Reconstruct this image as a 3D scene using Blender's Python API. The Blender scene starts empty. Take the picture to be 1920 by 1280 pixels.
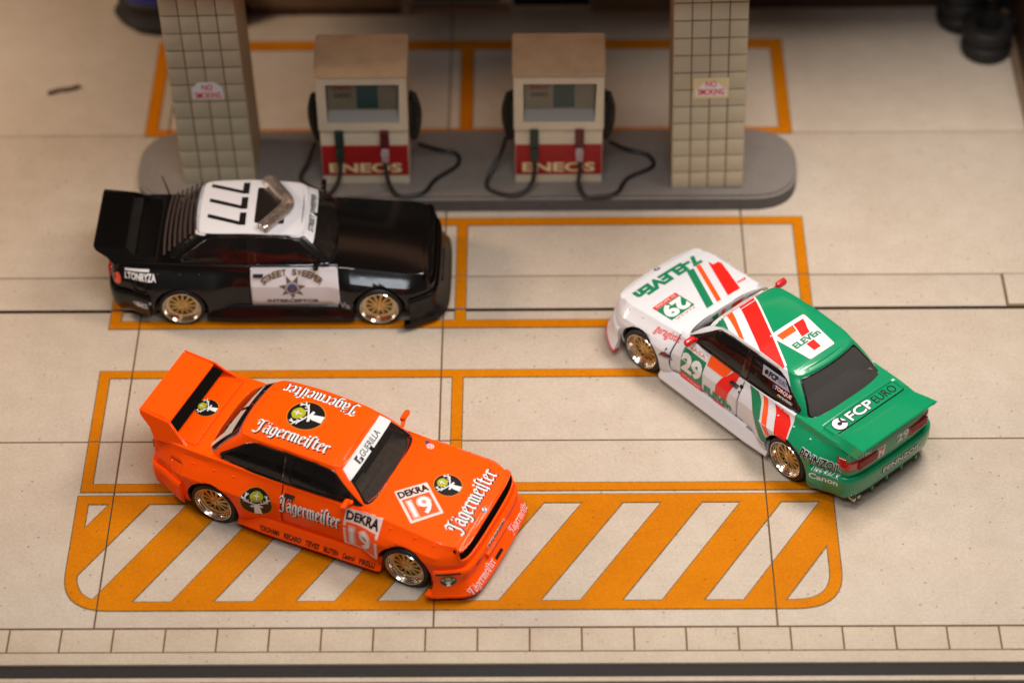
import bpy, bmesh, math, random
from mathutils import Vector, Matrix
from mathutils.bvhtree import BVHTree
from mathutils.geometry import tessellate_polygon
random.seed(7)
R = math.radians
scn = bpy.context.scene
COL = scn.collection

# ------------------------------------------------------------------ camera, world, lamps, exposure
cam_d = bpy.data.cameras.new('camera'); cam = bpy.data.objects.new('camera', cam_d); COL.objects.link(cam)
right = Vector((0.999955, 0.002684, -0.009098)); up = Vector((0.004752, 0.688399, 0.725317)); fwd = Vector((-0.00821, 0.725328, -0.688355))
cam.matrix_world = Matrix(((right.x, up.x, -fwd.x, 0.2833), (right.y, up.y, -fwd.y, -25.0257), (right.z, up.z, -fwd.z, 23.75), (0, 0, 0, 1)))
cam_d.sensor_width = 36; cam_d.lens = 93.49; cam_d.clip_end = 300
cam_d.dof.use_dof = True
cam_d.dof.focus_distance = (Vector((0, -2.3, 0.6)) - Vector((0.2833, -25.0257, 23.75))).dot(fwd)
cam_d.dof.aperture_fstop = 0.20
scn.camera = cam

world = bpy.data.worlds.new("World"); scn.world = world; world.use_nodes = True
bg = world.node_tree.nodes['Background']; bg.inputs[0].default_value = (0.95, 0.72, 0.55, 1); bg.inputs[1].default_value = 0.12

def area(name, loc, target, size, power, color, sy=None):
    d = bpy.data.lights.new(name, 'AREA'); d.energy = power; d.color = color; d.size = size
    if sy: d.shape = 'RECTANGLE'; d.size_y = sy
    o = bpy.data.objects.new(name, d); COL.objects.link(o); o.location = loc
    o.rotation_euler = (Vector(target) - Vector(loc)).to_track_quat('-Z', 'Y').to_euler(); return o
area('ceiling_light', (6.5, 0.6, 13.0), (2.5, 0.0, 0), 6.0, 1900, (1.0, 0.91, 0.82), 4.0)
area('front_light', (0.0, -5.0, 15.5), (-0.5, -2.5, 0), 7.0, 920, (1.0, 0.95, 0.90), 3.0)
area('window_light', (0.6, -11.8, 15.7), (0.0, -0.5, 0), 9.5, 900, (0.88, 0.94, 1.0), 1.7)
area('side_light', (-14.0, 3.5, 9.0), (-4.0, 3.5, 0), 3.0, 1150, (1.0, 0.75, 0.54))
area('warm_fill', (0.5, 4.7, 4.86), (0.5, 4.5, 0), 8.0, 20, (1.0, 0.50, 0.28), .8)  # added warm fill for pump tops and ground under the roof
scn.view_settings.view_transform = 'Standard'; scn.view_settings.look = 'None'
scn.view_settings.exposure = 0.0; scn.view_settings.gamma = 1.0
scn.cycles.max_bounces = 8; scn.cycles.transparent_max_bounces = 12

# ------------------------------------------------------------------ materials
def srgb(r, g, b):
    f = lambda c: (c/255/12.92) if c/255 <= 0.04045 else ((c/255+0.055)/1.055)**2.4
    return (f(r), f(g), f(b), 1)
def node(nt, t, **k):
    n = nt.nodes.new(t)
    for a, v in k.items(): setattr(n, a, v)
    return n
def mat(name, col, rough=.5, metal=0, coat=0, var=0, vscale=3, bump=0, bscale=40, spec=.5, coat_rough=.05, col2=None, rvar=0):
    m = bpy.data.materials.new(name); m.use_nodes = True; nt = m.node_tree; b = nt.nodes['Principled BSDF']
    c = tuple(col)[:3] + (1,)
    b.inputs['Base Color'].default_value = c; b.inputs['Roughness'].default_value = rough; b.inputs['Metallic'].default_value = metal
    b.inputs['Coat Weight'].default_value = coat; b.inputs['Coat Roughness'].default_value = coat_rough
    b.inputs['Specular IOR Level'].default_value = spec
    tc = node(nt, 'ShaderNodeTexCoord')
    if var or col2:
        n = node(nt, 'ShaderNodeTexNoise'); n.inputs['Scale'].default_value = vscale; n.inputs['Detail'].default_value = 6; n.inputs['Roughness'].default_value = .65
        nt.links.new(tc.outputs['Object'], n.inputs['Vector'])
        rp = node(nt, 'ShaderNodeValToRGB'); rp.color_ramp.elements[0].position = .3; rp.color_ramp.elements[1].position = .7
        c2 = tuple(col2)[:3] + (1,) if col2 else tuple(x*(1-var) for x in c[:3]) + (1,)
        rp.color_ramp.elements[0].color = c2; rp.color_ramp.elements[1].color = c
        nt.links.new(n.outputs['Fac'], rp.inputs[0]); nt.links.new(rp.outputs[0], b.inputs['Base Color'])
    if rvar:
        n = node(nt, 'ShaderNodeTexNoise'); n.inputs['Scale'].default_value = 5; n.inputs['Detail'].default_value = 5
        nt.links.new(tc.outputs['Object'], n.inputs['Vector'])
        mr = node(nt, 'ShaderNodeMapRange'); mr.inputs[1].default_value = .3; mr.inputs[2].default_value = .7; mr.inputs[3].default_value = rough-rvar; mr.inputs[4].default_value = rough+rvar
        nt.links.new(n.outputs['Fac'], mr.inputs[0]); nt.links.new(mr.outputs[0], b.inputs['Roughness'])
    if bump:
        n = node(nt, 'ShaderNodeTexNoise'); n.inputs['Scale'].default_value = bscale; n.inputs['Detail'].default_value = 4
        nt.links.new(tc.outputs['Object'], n.inputs['Vector'])
        bp = node(nt, 'ShaderNodeBump'); bp.inputs['Strength'].default_value = bump; bp.inputs['Distance'].default_value = .02
        nt.links.new(n.outputs['Fac'], bp.inputs['Height']); nt.links.new(bp.outputs[0], b.inputs['Normal'])
    return m

def concrete(name, base, dark, speck, stain=.5, spec=.35):
    """weathered plaster: broad mottling, fine grain, scattered dark pits"""
    m = bpy.data.materials.new(name); m.use_nodes = True; nt = m.node_tree; b = nt.nodes['Principled BSDF']; L = nt.links
    b.inputs['Roughness'].default_value = .62; b.inputs['Specular IOR Level'].default_value = spec
    geo = node(nt, 'ShaderNodeNewGeometry'); P = geo.outputs['Position']
    def noise(sc, det=5, ro=.6):
        n = node(nt, 'ShaderNodeTexNoise'); n.inputs['Scale'].default_value = sc; n.inputs['Detail'].default_value = det; n.inputs['Roughness'].default_value = ro
        L.new(P, n.inputs['Vector']); return n.outputs['Fac']
    def ramp(fac, p0, p1, c0, c1):
        r = node(nt, 'ShaderNodeValToRGB'); e = r.color_ramp.elements; e[0].position = p0; e[1].position = p1; e[0].color = c0; e[1].color = c1
        L.new(fac, r.inputs[0]); return r.outputs[0]
    def mix(a, c, fac, mode='MIX'):
        x = node(nt, 'ShaderNodeMix', data_type='RGBA', blend_type=mode)
        for s, v in ((6, a), (7, c)):
            if hasattr(v, 'links'): L.new(v, x.inputs[s])
            else: x.inputs[s].default_value = v
        if hasattr(fac, 'links'): L.new(fac, x.inputs[0])
        else: x.inputs[0].default_value = fac
        return x.outputs[2]
    broad = ramp(noise(.55, 4), .35, .68, dark, base)
    c = mix(base, broad, stain)
    mid = ramp(noise(3.2, 6, .7), .38, .66, (.88, .86, .83, 1), (1, 1, 1, 1))
    c = mix(c, mid, .6, 'MULTIPLY')
    grain = ramp(noise(26, 6, .75), .36, .62, (.80, .78, .76, 1), (1.0, 1.0, 1.0, 1))
    c = mix(c, grain, .75, 'MULTIPLY')
    v = node(nt, 'ShaderNodeTexVoronoi'); v.inputs['Scale'].default_value = 10; v.inputs['Randomness'].default_value = 1; L.new(P, v.inputs['Vector'])
    pit = node(nt, 'ShaderNodeMath', operation='LESS_THAN'); L.new(v.outputs['Distance'], pit.inputs[0])
    sel = node(nt, 'ShaderNodeSeparateColor'); L.new(v.outputs['Color'], sel.inputs[0])
    szz = node(nt, 'ShaderNodeMath', operation='MULTIPLY_ADD'); L.new(sel.outputs[0], szz.inputs[0]); szz.inputs[1].default_value = .22; szz.inputs[2].default_value = -.06
    L.new(szz.outputs[0], pit.inputs[1])
    pf = node(nt, 'ShaderNodeMath', operation='MULTIPLY'); L.new(pit.outputs[0], pf.inputs[0]); pf.inputs[1].default_value = speck
    c = mix(c, (dark[0]*.35, dark[1]*.3, dark[2]*.27, 1), pf.outputs[0])
    L.new(c, b.inputs['Base Color'])
    bp = node(nt, 'ShaderNodeBump'); bp.inputs['Strength'].default_value = .35; bp.inputs['Distance'].default_value = .02
    L.new(noise(30, 5, .7), bp.inputs['Height']); L.new(bp.outputs[0], b.inputs['Normal'])
    return m

M = {}
M['slab'] = concrete('weathered_concrete', srgb(195, 182, 167), srgb(182, 166, 150), .6)
M['kerbstone'] = concrete('kerb_concrete', srgb(192, 178, 160), srgb(172, 155, 136), .5)
M['joint'] = mat('joint_dirt', srgb(116, 88, 54), .9, var=.4, vscale=12)
M['road'] = mat('dark_road', srgb(26, 20, 19), .75, var=.4, vscale=9, bump=.4)
M['paint_y'] = concrete('orange_marking_paint', srgb(204, 122, 0), srgb(190, 108, 0), .5, .8, .08)
M['paint_edge'] = mat('marking_edge_grime', srgb(84, 58, 22), .8, col2=srgb(150, 116, 60), vscale=22)
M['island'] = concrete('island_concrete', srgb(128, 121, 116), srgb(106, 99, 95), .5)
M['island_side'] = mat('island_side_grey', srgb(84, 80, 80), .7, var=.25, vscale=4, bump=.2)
M['tile'] = mat('glazed_tile', srgb(190, 178, 152), .42, var=.2, vscale=1.7, bump=.05)
M['tile_side'] = mat('column_plaster', srgb(184, 160, 126), .6, var=.15, vscale=2)
M['grout'] = mat('tile_grout', srgb(112, 88, 60), .9)
M['cream'] = mat('pump_cream_paint', srgb(212, 198, 172), .5, var=.16, vscale=2.5)
M['cream_top'] = mat('pump_hood_paint', srgb(176, 148, 114), .55, col2=srgb(204, 174, 138), vscale=1.6)
M['pump_red'] = mat('pump_red_panel', srgb(158, 18, 20), .5, var=.25)
M['screen'] = mat('pump_display', srgb(118, 112, 92), .25, var=.15)
M['screen_dark'] = mat('display_window', srgb(44, 66, 62), .25)
M['screen_rim'] = mat('display_inner_rim', srgb(120, 112, 104), .5)
M['white'] = mat('white_print', srgb(222, 221, 222), .4)
M['ink'] = mat('black_print', srgb(18, 16, 16), .35)
M['redprint'] = mat('red_print', srgb(224, 28, 20), .35)
M['orangeprint'] = mat('orange_print', srgb(240, 84, 20), .35)
M['greenprint'] = mat('green_print', srgb(14, 122, 82), .35)
M['goldprint'] = mat('gold_print', srgb(104, 80, 38), .4)
M['navyprint'] = mat('navy_print', srgb(60, 62, 110), .4)
M['greyprint'] = mat('grey_print', srgb(150, 150, 165), .4)
M['limeprint'] = mat('lime_print', srgb(168, 168, 34), .4)
M['pinkprint'] = mat('pale_pink_print', srgb(238, 205, 196), .4)
M['maroonprint'] = mat('maroon_print', srgb(120, 24, 34), .4)
M['ringprint'] = mat('ochre_print', srgb(206, 120, 30), .4)
def paint(name, c, rough=.34, coat=.75, bump=.02): return mat(name, c, rough, coat=coat, spec=.22, bump=bump, bscale=16, coat_rough=.12)
M['orange'] = mat('orange_car_paint', srgb(255, 82, 0), .5, coat=.28, coat_rough=.12, spec=.08, bump=.02, bscale=16)
M['black'] = mat('black_car_paint', srgb(5, 5, 6), .4, coat=.6, coat_rough=.13, spec=.1, bump=.02, bscale=16)
M['carwhite'] = paint('white_car_paint', srgb(212, 211, 216), .4, .5)
M['green'] = paint('green_car_paint', srgb(8, 134, 88), .3, .7, .03)
M['blue'] = paint('blue_car_paint', srgb(40, 44, 130), .3, .8)
M['carred'] = paint('red_trim_paint', srgb(196, 24, 26), .35, .6)
M['trim'] = mat('black_gloss_trim', srgb(12, 12, 12), .2, coat=.5)
M['dark'] = mat('dark_plastic', srgb(16, 15, 15), .6)
M['seam'] = mat('panel_gap', (.006, .005, .004), .95, spec=0)
M['rubber'] = mat('tyre_rubber', srgb(20, 19, 19), .55, var=.3, vscale=8)
M['rubber_worn'] = mat('worn_tyre_rubber', srgb(14, 13, 12), .6, col2=srgb(30, 27, 25), vscale=5)
M['chrome'] = mat('polished_rim', srgb(214, 204, 190), .16, 1)
M['gold'] = mat('gold_spokes', srgb(208, 176, 114), .3, .8)
M['golddark'] = mat('wheel_barrel_brown', srgb(58, 34, 14), .5, .3)  # dark brown barrel and disc behind the spokes
M['silver'] = mat('silver_plastic', srgb(214, 202, 194), .2, .8, coat=.6, bump=.5, bscale=9, rvar=.08, col2=srgb(136, 122, 114), vscale=6)
M['lampred'] = mat('red_lamp_lens', srgb(168, 14, 16), .15, coat=1, bump=.0)
M['lampamber'] = mat('amber_lamp_lens', srgb(226, 70, 30), .2, coat=1)
M['lampglass'] = mat('clear_lamp_lens', srgb(150, 150, 148), .12, .4, coat=1)
M['seat'] = mat('grey_seat_fabric', srgb(84, 80, 76), .8)
M['dash'] = mat('dashboard_vinyl', srgb(104, 92, 82), .6, var=.5, vscale=14)
M['seatred'] = mat('red_seat_fabric', srgb(110, 22, 26), .8)
M['hose'] = mat('black_hose', srgb(26, 23, 20), .5)
M['nozzlegreen'] = mat('green_nozzle', srgb(22, 46, 38), .4)
M['nozzlered'] = mat('red_nozzle', srgb(84, 24, 30), .4)
M['nozzlegrey'] = mat('grey_nozzle_grip', srgb(160, 140, 140), .4)
M['holster'] = mat('nozzle_holder', srgb(34, 36, 30), .5, var=.4, vscale=8)
M['wallbrown'] = mat('shop_wall_paint', srgb(124, 100, 78), .7, var=.2)
M['walldark'] = mat('dark_shop_glass', srgb(18, 16, 24), .2)
M['frame'] = mat('shop_frame', srgb(150, 124, 110), .5)
M['wood'] = mat('dark_brown_board', srgb(72, 40, 26), .5, var=.4, vscale=3)
M['roof'] = mat('canopy_paint', srgb(150, 120, 92), .7, var=.2)
M['twig'] = mat('twig_brown', srgb(96, 76, 56), .8, var=.3)

def glass_mat(name, tint, alpha):
    m = bpy.data.materials.new(name); m.use_nodes = True; nt = m.node_tree; L = nt.links
    for n in list(nt.nodes): nt.nodes.remove(n)
    out = node(nt, 'ShaderNodeOutputMaterial'); gl = node(nt, 'ShaderNodeBsdfGlossy'); gl.inputs['Roughness'].default_value = .06; gl.inputs['Color'].default_value = (.95, .95, .95, 1)
    df = node(nt, 'ShaderNodeBsdfDiffuse'); df.inputs[0].default_value = tint
    tr = node(nt, 'ShaderNodeBsdfTransparent'); tr.inputs[0].default_value = (.68, .65, .63, 1)
    a = node(nt, 'ShaderNodeMixShader'); a.inputs[0].default_value = alpha; L.new(tr.outputs[0], a.inputs[1]); L.new(df.outputs[0], a.inputs[2])
    fr = node(nt, 'ShaderNodeFresnel'); fr.inputs[0].default_value = 1.45
    b = node(nt, 'ShaderNodeMixShader'); L.new(fr.outputs[0], b.inputs[0]); L.new(a.outputs[0], b.inputs[1]); L.new(gl.outputs[0], b.inputs[2])
    L.new(b.outputs[0], out.inputs[0]); return m
M['glass'] = glass_mat('smoked_window_glass', (.012, .011, .011, 1), .45)
M['glass_clear'] = glass_mat('tinted_window_glass', (.05, .045, .042, 1), .22)
M['glass_grey'] = glass_mat('grey_window_glass', (.09, .085, .082, 1), .5)

# ------------------------------------------------------------------ object helpers
def link(name, bm, mats, parent=None, loc=None, smooth=True, angle=35, solid=0):
    me = bpy.data.meshes.new(name); bm.to_mesh(me); bm.free()
    if not isinstance(mats, (list, tuple)): mats = [mats]
    for m in mats: me.materials.append(m)
    if smooth:
        for p in me.polygons: p.use_smooth = True
        me.set_sharp_from_angle(angle=R(angle))
    o = bpy.data.objects.new(name, me); COL.objects.link(o)
    if loc: o.location = loc
    if parent: o.parent = parent
    if solid:
        s = o.modifiers.new('thickness', 'SOLIDIFY'); s.thickness = solid; s.offset = -1
    return o
def empty(name, loc, rz=0, label=None, cat=None, group=None):
    o = bpy.data.objects.new(name, None); COL.objects.link(o); o.location = loc; o.rotation_euler = (0, 0, rz); o.empty_display_size = .2
    tag(o, label, cat, group); return o
def tag(o, label=None, cat=None, group=None, kind=None):
    if label: o['label'] = label
    if cat: o['category'] = cat
    if group: o['group'] = group
    if kind: o['kind'] = kind
    return o
def box(bm, x0, x1, y0, y1, z0, z1, mi=0, bev=0):
    vs = [bm.verts.new(p) for p in ((x0,y0,z0),(x1,y0,z0),(x1,y1,z0),(x0,y1,z0),(x0,y0,z1),(x1,y0,z1),(x1,y1,z1),(x0,y1,z1))]
    fs = [bm.faces.new([vs[i] for i in f]) for f in ((0,3,2,1),(4,5,6,7),(0,1,5,4),(1,2,6,5),(2,3,7,6),(3,0,4,7))]
    for f in fs: f.material_index = mi
    if bev:
        es = {e for f in fs for e in f.edges}
        bmesh.ops.bevel(bm, geom=list(es), offset=bev, segments=2, affect='EDGES', profile=.6)
def bbox(*a, **k):
    bm = bmesh.new(); box(bm, *a, **k); return bm
def tube(bm, pts, r, n=10, caps=True, mi=0):
    pts = [Vector(p) for p in pts]; rings = []
    for i, p in enumerate(pts):
        t = (pts[min(i+1, len(pts)-1)] - pts[max(i-1, 0)]).normalized()
        a = t.orthogonal().normalized() if i == 0 else (rings_a - t*rings_a.dot(t)).normalized()
        rings_a = a; b = t.cross(a); rr = r[i] if isinstance(r, (list, tuple)) else r
        rings.append([bm.verts.new(p + (a*math.cos(k*2*math.pi/n) + b*math.sin(k*2*math.pi/n))*rr) for k in range(n)])
    for A, B in zip(rings, rings[1:]):
        for k in range(n):
            f = bm.faces.new((A[k], A[(k+1)%n], B[(k+1)%n], B[k])); f.material_index = mi
    if caps:
        bm.faces.new(rings[0][::-1]).material_index = mi; bm.faces.new(rings[-1]).material_index = mi
def catmull(pts, sub):
    pts = [Vector(p) for p in pts]; P = [pts[0]*2-pts[1]] + pts + [pts[-1]*2-pts[-2]]; out = []
    for i in range(1, len(P)-2):
        for s in range(sub):
            t = s/sub; a, b, c, d = P[i-1], P[i], P[i+1], P[i+2]
            out.append(.5*((2*b) + (c-a)*t + (2*a-5*b+4*c-d)*t*t + (3*b-a-3*c+d)*t**3))
    out.append(pts[-1]); return out
def lathe(bm, prof, n=40, axis='y', mi=0, cen=(0,0,0)):
    """prof: (radius, along-axis) pairs"""
    rings = []; c = Vector(cen)
    for r, a in prof:
        ring = []
        for k in range(n):
            t = 2*math.pi*k/n
            p = Vector((r*math.cos(t), a, r*math.sin(t))) if axis == 'y' else Vector((r*math.cos(t), r*math.sin(t), a))
            ring.append(bm.verts.new(c+p))
        rings.append(ring)
    for A, B in zip(rings, rings[1:]):
        for k in range(n): bm.faces.new((A[k], A[(k+1)%n], B[(k+1)%n], B[k])).material_index = mi
def interp(x, tab):
    if x <= tab[0][0]: return tab[0][1]
    for (a, u), (b, v) in zip(tab, tab[1:]):
        if x <= b: return u + (v-u)*(x-a)/(b-a)
    return tab[-1][1]
def sstep(a, b, x):
    t = max(0, min(1, (x-a)/(b-a))); return t*t*(3-2*t)

# ------------------------------------------------------------------ 2D artwork -> meshes laid on surfaces
def offset_poly(pts, d):
    """convex polygon grown by d (negative shrinks); any winding"""
    n = len(pts); A = sum(pts[i][0]*pts[(i+1)%n][1]-pts[(i+1)%n][0]*pts[i][1] for i in range(n)); s = 1 if A > 0 else -1; out = []
    for i in range(n):
        p0, p1, p2 = Vector(pts[i-1]), Vector(pts[i]), Vector(pts[(i+1)%n])
        e1 = (p1-p0).normalized(); e2 = (p2-p1).normalized(); n1 = Vector((e1.y, -e1.x))*s; n2 = Vector((e2.y, -e2.x))*s
        m = (n1+n2); m = m/max(.25, m.length_squared)*2; out.append(tuple(p1+m*d))
    return out
def round_poly(pts, r, n=5):
    out = []; N = len(pts)
    for i in range(N):
        p0, p1, p2 = Vector(pts[i-1]), Vector(pts[i]), Vector(pts[(i+1)%N]); rr = r[i] if isinstance(r, (list, tuple)) else r
        if rr <= 0: out.append(tuple(p1)); continue
        a = (p0-p1); b = (p2-p1); k = min(rr, a.length*.45, b.length*.45); A = p1+a.normalized()*k; B = p1+b.normalized()*k
        for j in range(n+1):
            t = j/n; out.append(tuple((1-t)**2*A + 2*t*(1-t)*p1 + t*t*B))
    return out
def rect(x0, y0, x1, y1, r=0): 
    p = [(x0,y0),(x1,y0),(x1,y1),(x0,y1)]; return round_poly(p, r, 4) if r else p
def circle(x, y, rx, ry=None, n=32): ry = ry or rx; return [(x+rx*math.cos(2*math.pi*k/n), y+ry*math.sin(2*math.pi*k/n)) for k in range(n)]
_tc = {}
def text_geo(s, bold=0, shear=0):
    key = (s, bold, shear)
    if key not in _tc:
        c = bpy.data.curves.new('lettering', 'FONT'); c.body = s; c.size = 1; c.offset = bold; c.shear = shear; c.resolution_u = 3
        o = bpy.data.objects.new('lettering', c); me = bpy.data.meshes.new_from_object(o)
        vs = [(v.co.x, v.co.y) for v in me.vertices]; fs = [tuple(p.vertices) for p in me.polygons]
        bpy.data.objects.remove(o); bpy.data.curves.remove(c); bpy.data.meshes.remove(me)
        xs = [v[0] for v in vs]; ys = [v[1] for v in vs]
        _tc[key] = (vs, fs, min(xs), max(xs), min(ys), max(ys))
    return _tc[key]
def T(s, cx, cy, w, h, m, bold=.0, shear=0, rot=0, flat=None, grow=0):
    """text layer fitted in a w x h box centred at cx, cy"""
    g0 = text_geo(s, 0, shear); vs, fs, x0, x1, y0, y1 = text_geo(s, bold+grow, shear)
    sx = w/(g0[3]-g0[2]); sy = h/(g0[5]-g0[4]); mx = (g0[2]+g0[3])/2; my = (g0[4]+g0[5])/2; c, sn = math.cos(rot), math.sin(rot); out = []
    for x, y in vs:
        X = (x-mx)*sx; Y = (y-my)*sy; out.append((cx+X*c-Y*sn, cy+X*sn+Y*c))
    return ('mesh', out, fs, m)
def Pg(pts, m, holes=()): 
    loops = [[Vector((x, y, 0)) for x, y in pts]] + [[Vector((x, y, 0)) for x, y in h] for h in holes]
    allp = [tuple(v[:2]) for l in loops for v in l]; tris = tessellate_polygon(loops); return ('mesh', allp, [tuple(t) for t in tris], m)
def stroke_polys(pts, w):
    out = []
    for i, (a, b) in enumerate(zip(pts, pts[1:])):
        a, b = Vector(a), Vector(b); wa = w[i] if isinstance(w, (list, tuple)) else w; wb = w[i+1] if isinstance(w, (list, tuple)) else w
        d = (b-a).normalized(); n = Vector((-d.y, d.x)); out.append([tuple(a+n*wa/2), tuple(a-n*wa/2), tuple(b-n*wb/2), tuple(b+n*wb/2)])
    return out
def S(pts, w, m, loop=False): return [('poly', q, m) for q in stroke_polys(list(pts)+([pts[0]] if loop else []), w)]

# blackletter lettering drawn with a broad nib
BL = {
 'J': (.82, [[(.05,1.22),(.2,1.42),(.45,1.3),(.78,1.42)], [(.55,1.34),(.5,.9),(.52,.1),(.35,-.22),(.05,-.1)], [(.2,1.1),(.22,.75)]]),
 'a': (.66, [[(.12,.8),(.34,.98),(.5,.84),(.5,.12),(.62,.0)], [(.14,.55),(.12,.2),(.26,.02),(.46,.2)], [(.14,.55),(.46,.62)]]),
 'g': (.66, [[(.14,.82),(.12,.22),(.28,.04),(.48,.2)], [(.14,.86),(.34,.98),(.52,.84),(.5,.0),(.4,-.3),(.12,-.26)]]),
 'e': (.56, [[(.14,.82),(.12,.2),(.28,.02),(.5,.16)], [(.14,.86),(.32,.99),(.48,.8),(.2,.5)]]),
 'r': (.5, [[(.04,.86),(.16,.94),(.16,.12),(.28,.02)], [(.2,.8),(.34,.98),(.46,.84)]]),
 'm': (1.0, [[(.04,.86),(.16,.94),(.16,.12),(.26,.02)], [(.2,.8),(.36,.97),(.48,.88),(.48,.12),(.58,.02)], [(.52,.8),(.68,.97),(.8,.88),(.8,.12),(.92,.02)]]),
 'i': (.34, [[(.04,.86),(.17,.96),(.17,.12),(.29,.0)], [(.14,1.28),(.24,1.16)]]),
 's': (.42, [[(.16,-.1),(.17,1.2),(.28,1.42),(.44,1.34)], [(.04,.86),(.16,.94)]]),
 't': (.46, [[(.17,1.25),(.17,.16),(.28,.02),(.42,.1)], [(.04,.9),(.4,.92)]])}
def blackletter(cx, cy, w, h, m=None, shadow=None, nib=.18, sdx=.12, sdy=-.10):
    seq = 'Jagermeister'; polys = []; x = 0
    for ch in seq:
        adv, sts = BL['s' if ch == 's' else ch]
        for st in sts:
            ang = R(38); nv = Vector((math.cos(ang), math.sin(ang)))*nib/2; tv = Vector((-nv.y, nv.x))*.28
            for a, b in zip(st, st[1:]):
                a = Vector(a)+Vector((x, 0)); b = Vector(b)+Vector((x, 0)); d = b-a
                c = [a+nv+tv, a+nv-tv, a-nv+tv, a-nv-tv, b+nv+tv, b+nv-tv, b-nv+tv, b-nv-tv]
                polys.append(hull(c))
        if ch == 'a' and x < 1.6:
            for q in (.2, .46): polys.append([(x+q-.08,1.24),(x+q,1.13),(x+q+.08,1.24),(x+q,1.36)])
        x += adv
    H = 1.75; sx = w/x; sy = h/H
    f = lambda p, dx=0, dy=0: (cx+(p[0]-x/2+dx)*sx, cy+(p[1]-.57+dy)*sy)
    out = []
    if shadow: out += [('poly', [f(p, sdx, sdy) for p in q], shadow) for q in polys] + [('gap',)]
    out += [('poly', [f(p) for p in q], m) for q in polys]
    return out
def hull(pts):
    pts = sorted(set((round(p[0], 5), round(p[1], 5)) for p in pts))
    def half(ps):
        h = []
        for p in ps:
            while len(h) > 1 and (h[-1][0]-h[-2][0])*(p[1]-h[-2][1])-(h[-1][1]-h[-2][1])*(p[0]-h[-2][0]) <= 0: h.pop()
            h.append(p)
        return h
    a, b = half(pts), half(pts[::-1]); return a[:-1]+b[:-1]
def stag(rx, ry=None):
    """round badge: stag's head and cross, in a circle of radius rx"""
    ry = ry or rx; f = lambda p: (p[0]*rx, p[1]*ry); W = M['white']; out = [Pg(circle(0,0,rx*1.06,ry*1.06), M['ringprint']), ('gap',), Pg(circle(0,0,rx,ry), M['ink']), ('gap',)]
    blob = [(.42*math.cos(t)*(1+.06*math.sin(5*t)), .44+.38*math.sin(t)) for t in [2*math.pi*k/22 for k in range(22)]]
    out += [Pg([f(p) for p in blob], M['limeprint']), ('gap',)]
    out += S([f((0,.24)), f((0,.72))], .06*rx, W) + S([f((-.17,.52)), f((.17,.52))], .06*rx, W)
    out.append(('poly', [f(p) for p in [(-.2,-.98),(.3,-.96),(.2,-.45),(.14,-.25),(-.16,-.25),(-.2,-.5)]], W))
    out.append(('gap',)); out.append(('poly', [f(p) for p in [(-.16,-.3),(-.12,-.55),(.02,-.66),(.14,-.55),(.18,-.3),(.12,-.08),(-.1,-.08)]], W))
    for s in (-1, 1):
        out.append(('poly', [f(p) for p in [(s*.12,-.16),(s*.42,-.22),(s*.36,-.36),(s*.14,-.32)]], W))
        main = [(s*.1,-.08),(s*.34,.0),(s*.58,.14),(s*.7,.38),(s*.66,.66)]
        out += S([f(p) for p in main], .085*rx, W)
        for a, b in (((.34,.0),(.3,.2)), ((.58,.14),(.8,.22)), ((.66,.28),(.9,.44)), ((.7,.45),(.52,.62)), ((.5,.1),(.5,.32))):
            out += S([f((s*a[0],a[1])), f((s*b[0],b[1]))], .07*rx, W)
    return out
def star(n, r0, r1, cx=0, cy=0, rot=math.pi/2): return [(cx+(r0 if k%2==0 else r1)*math.cos(rot+math.pi*k/n), cy+(r0 if k%2==0 else r1)*math.sin(rot+math.pi*k/n)) for k in range(2*n)]
def xf(layers, dx=0, dy=0, s=1, rot=0):
    c, sn = math.cos(rot)*s, math.sin(rot)*s; g = lambda p: (dx+p[0]*c-p[1]*sn, dy+p[0]*sn+p[1]*c); out = []
    for l in layers:
        if l[0] == 'gap': out.append(l)
        elif l[0] == 'poly': out.append(('poly', [g(p) for p in l[1]], l[2]))
        else: out.append(('mesh', [g(p) for p in l[1]], l[2], l[3]))
    return out

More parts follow.
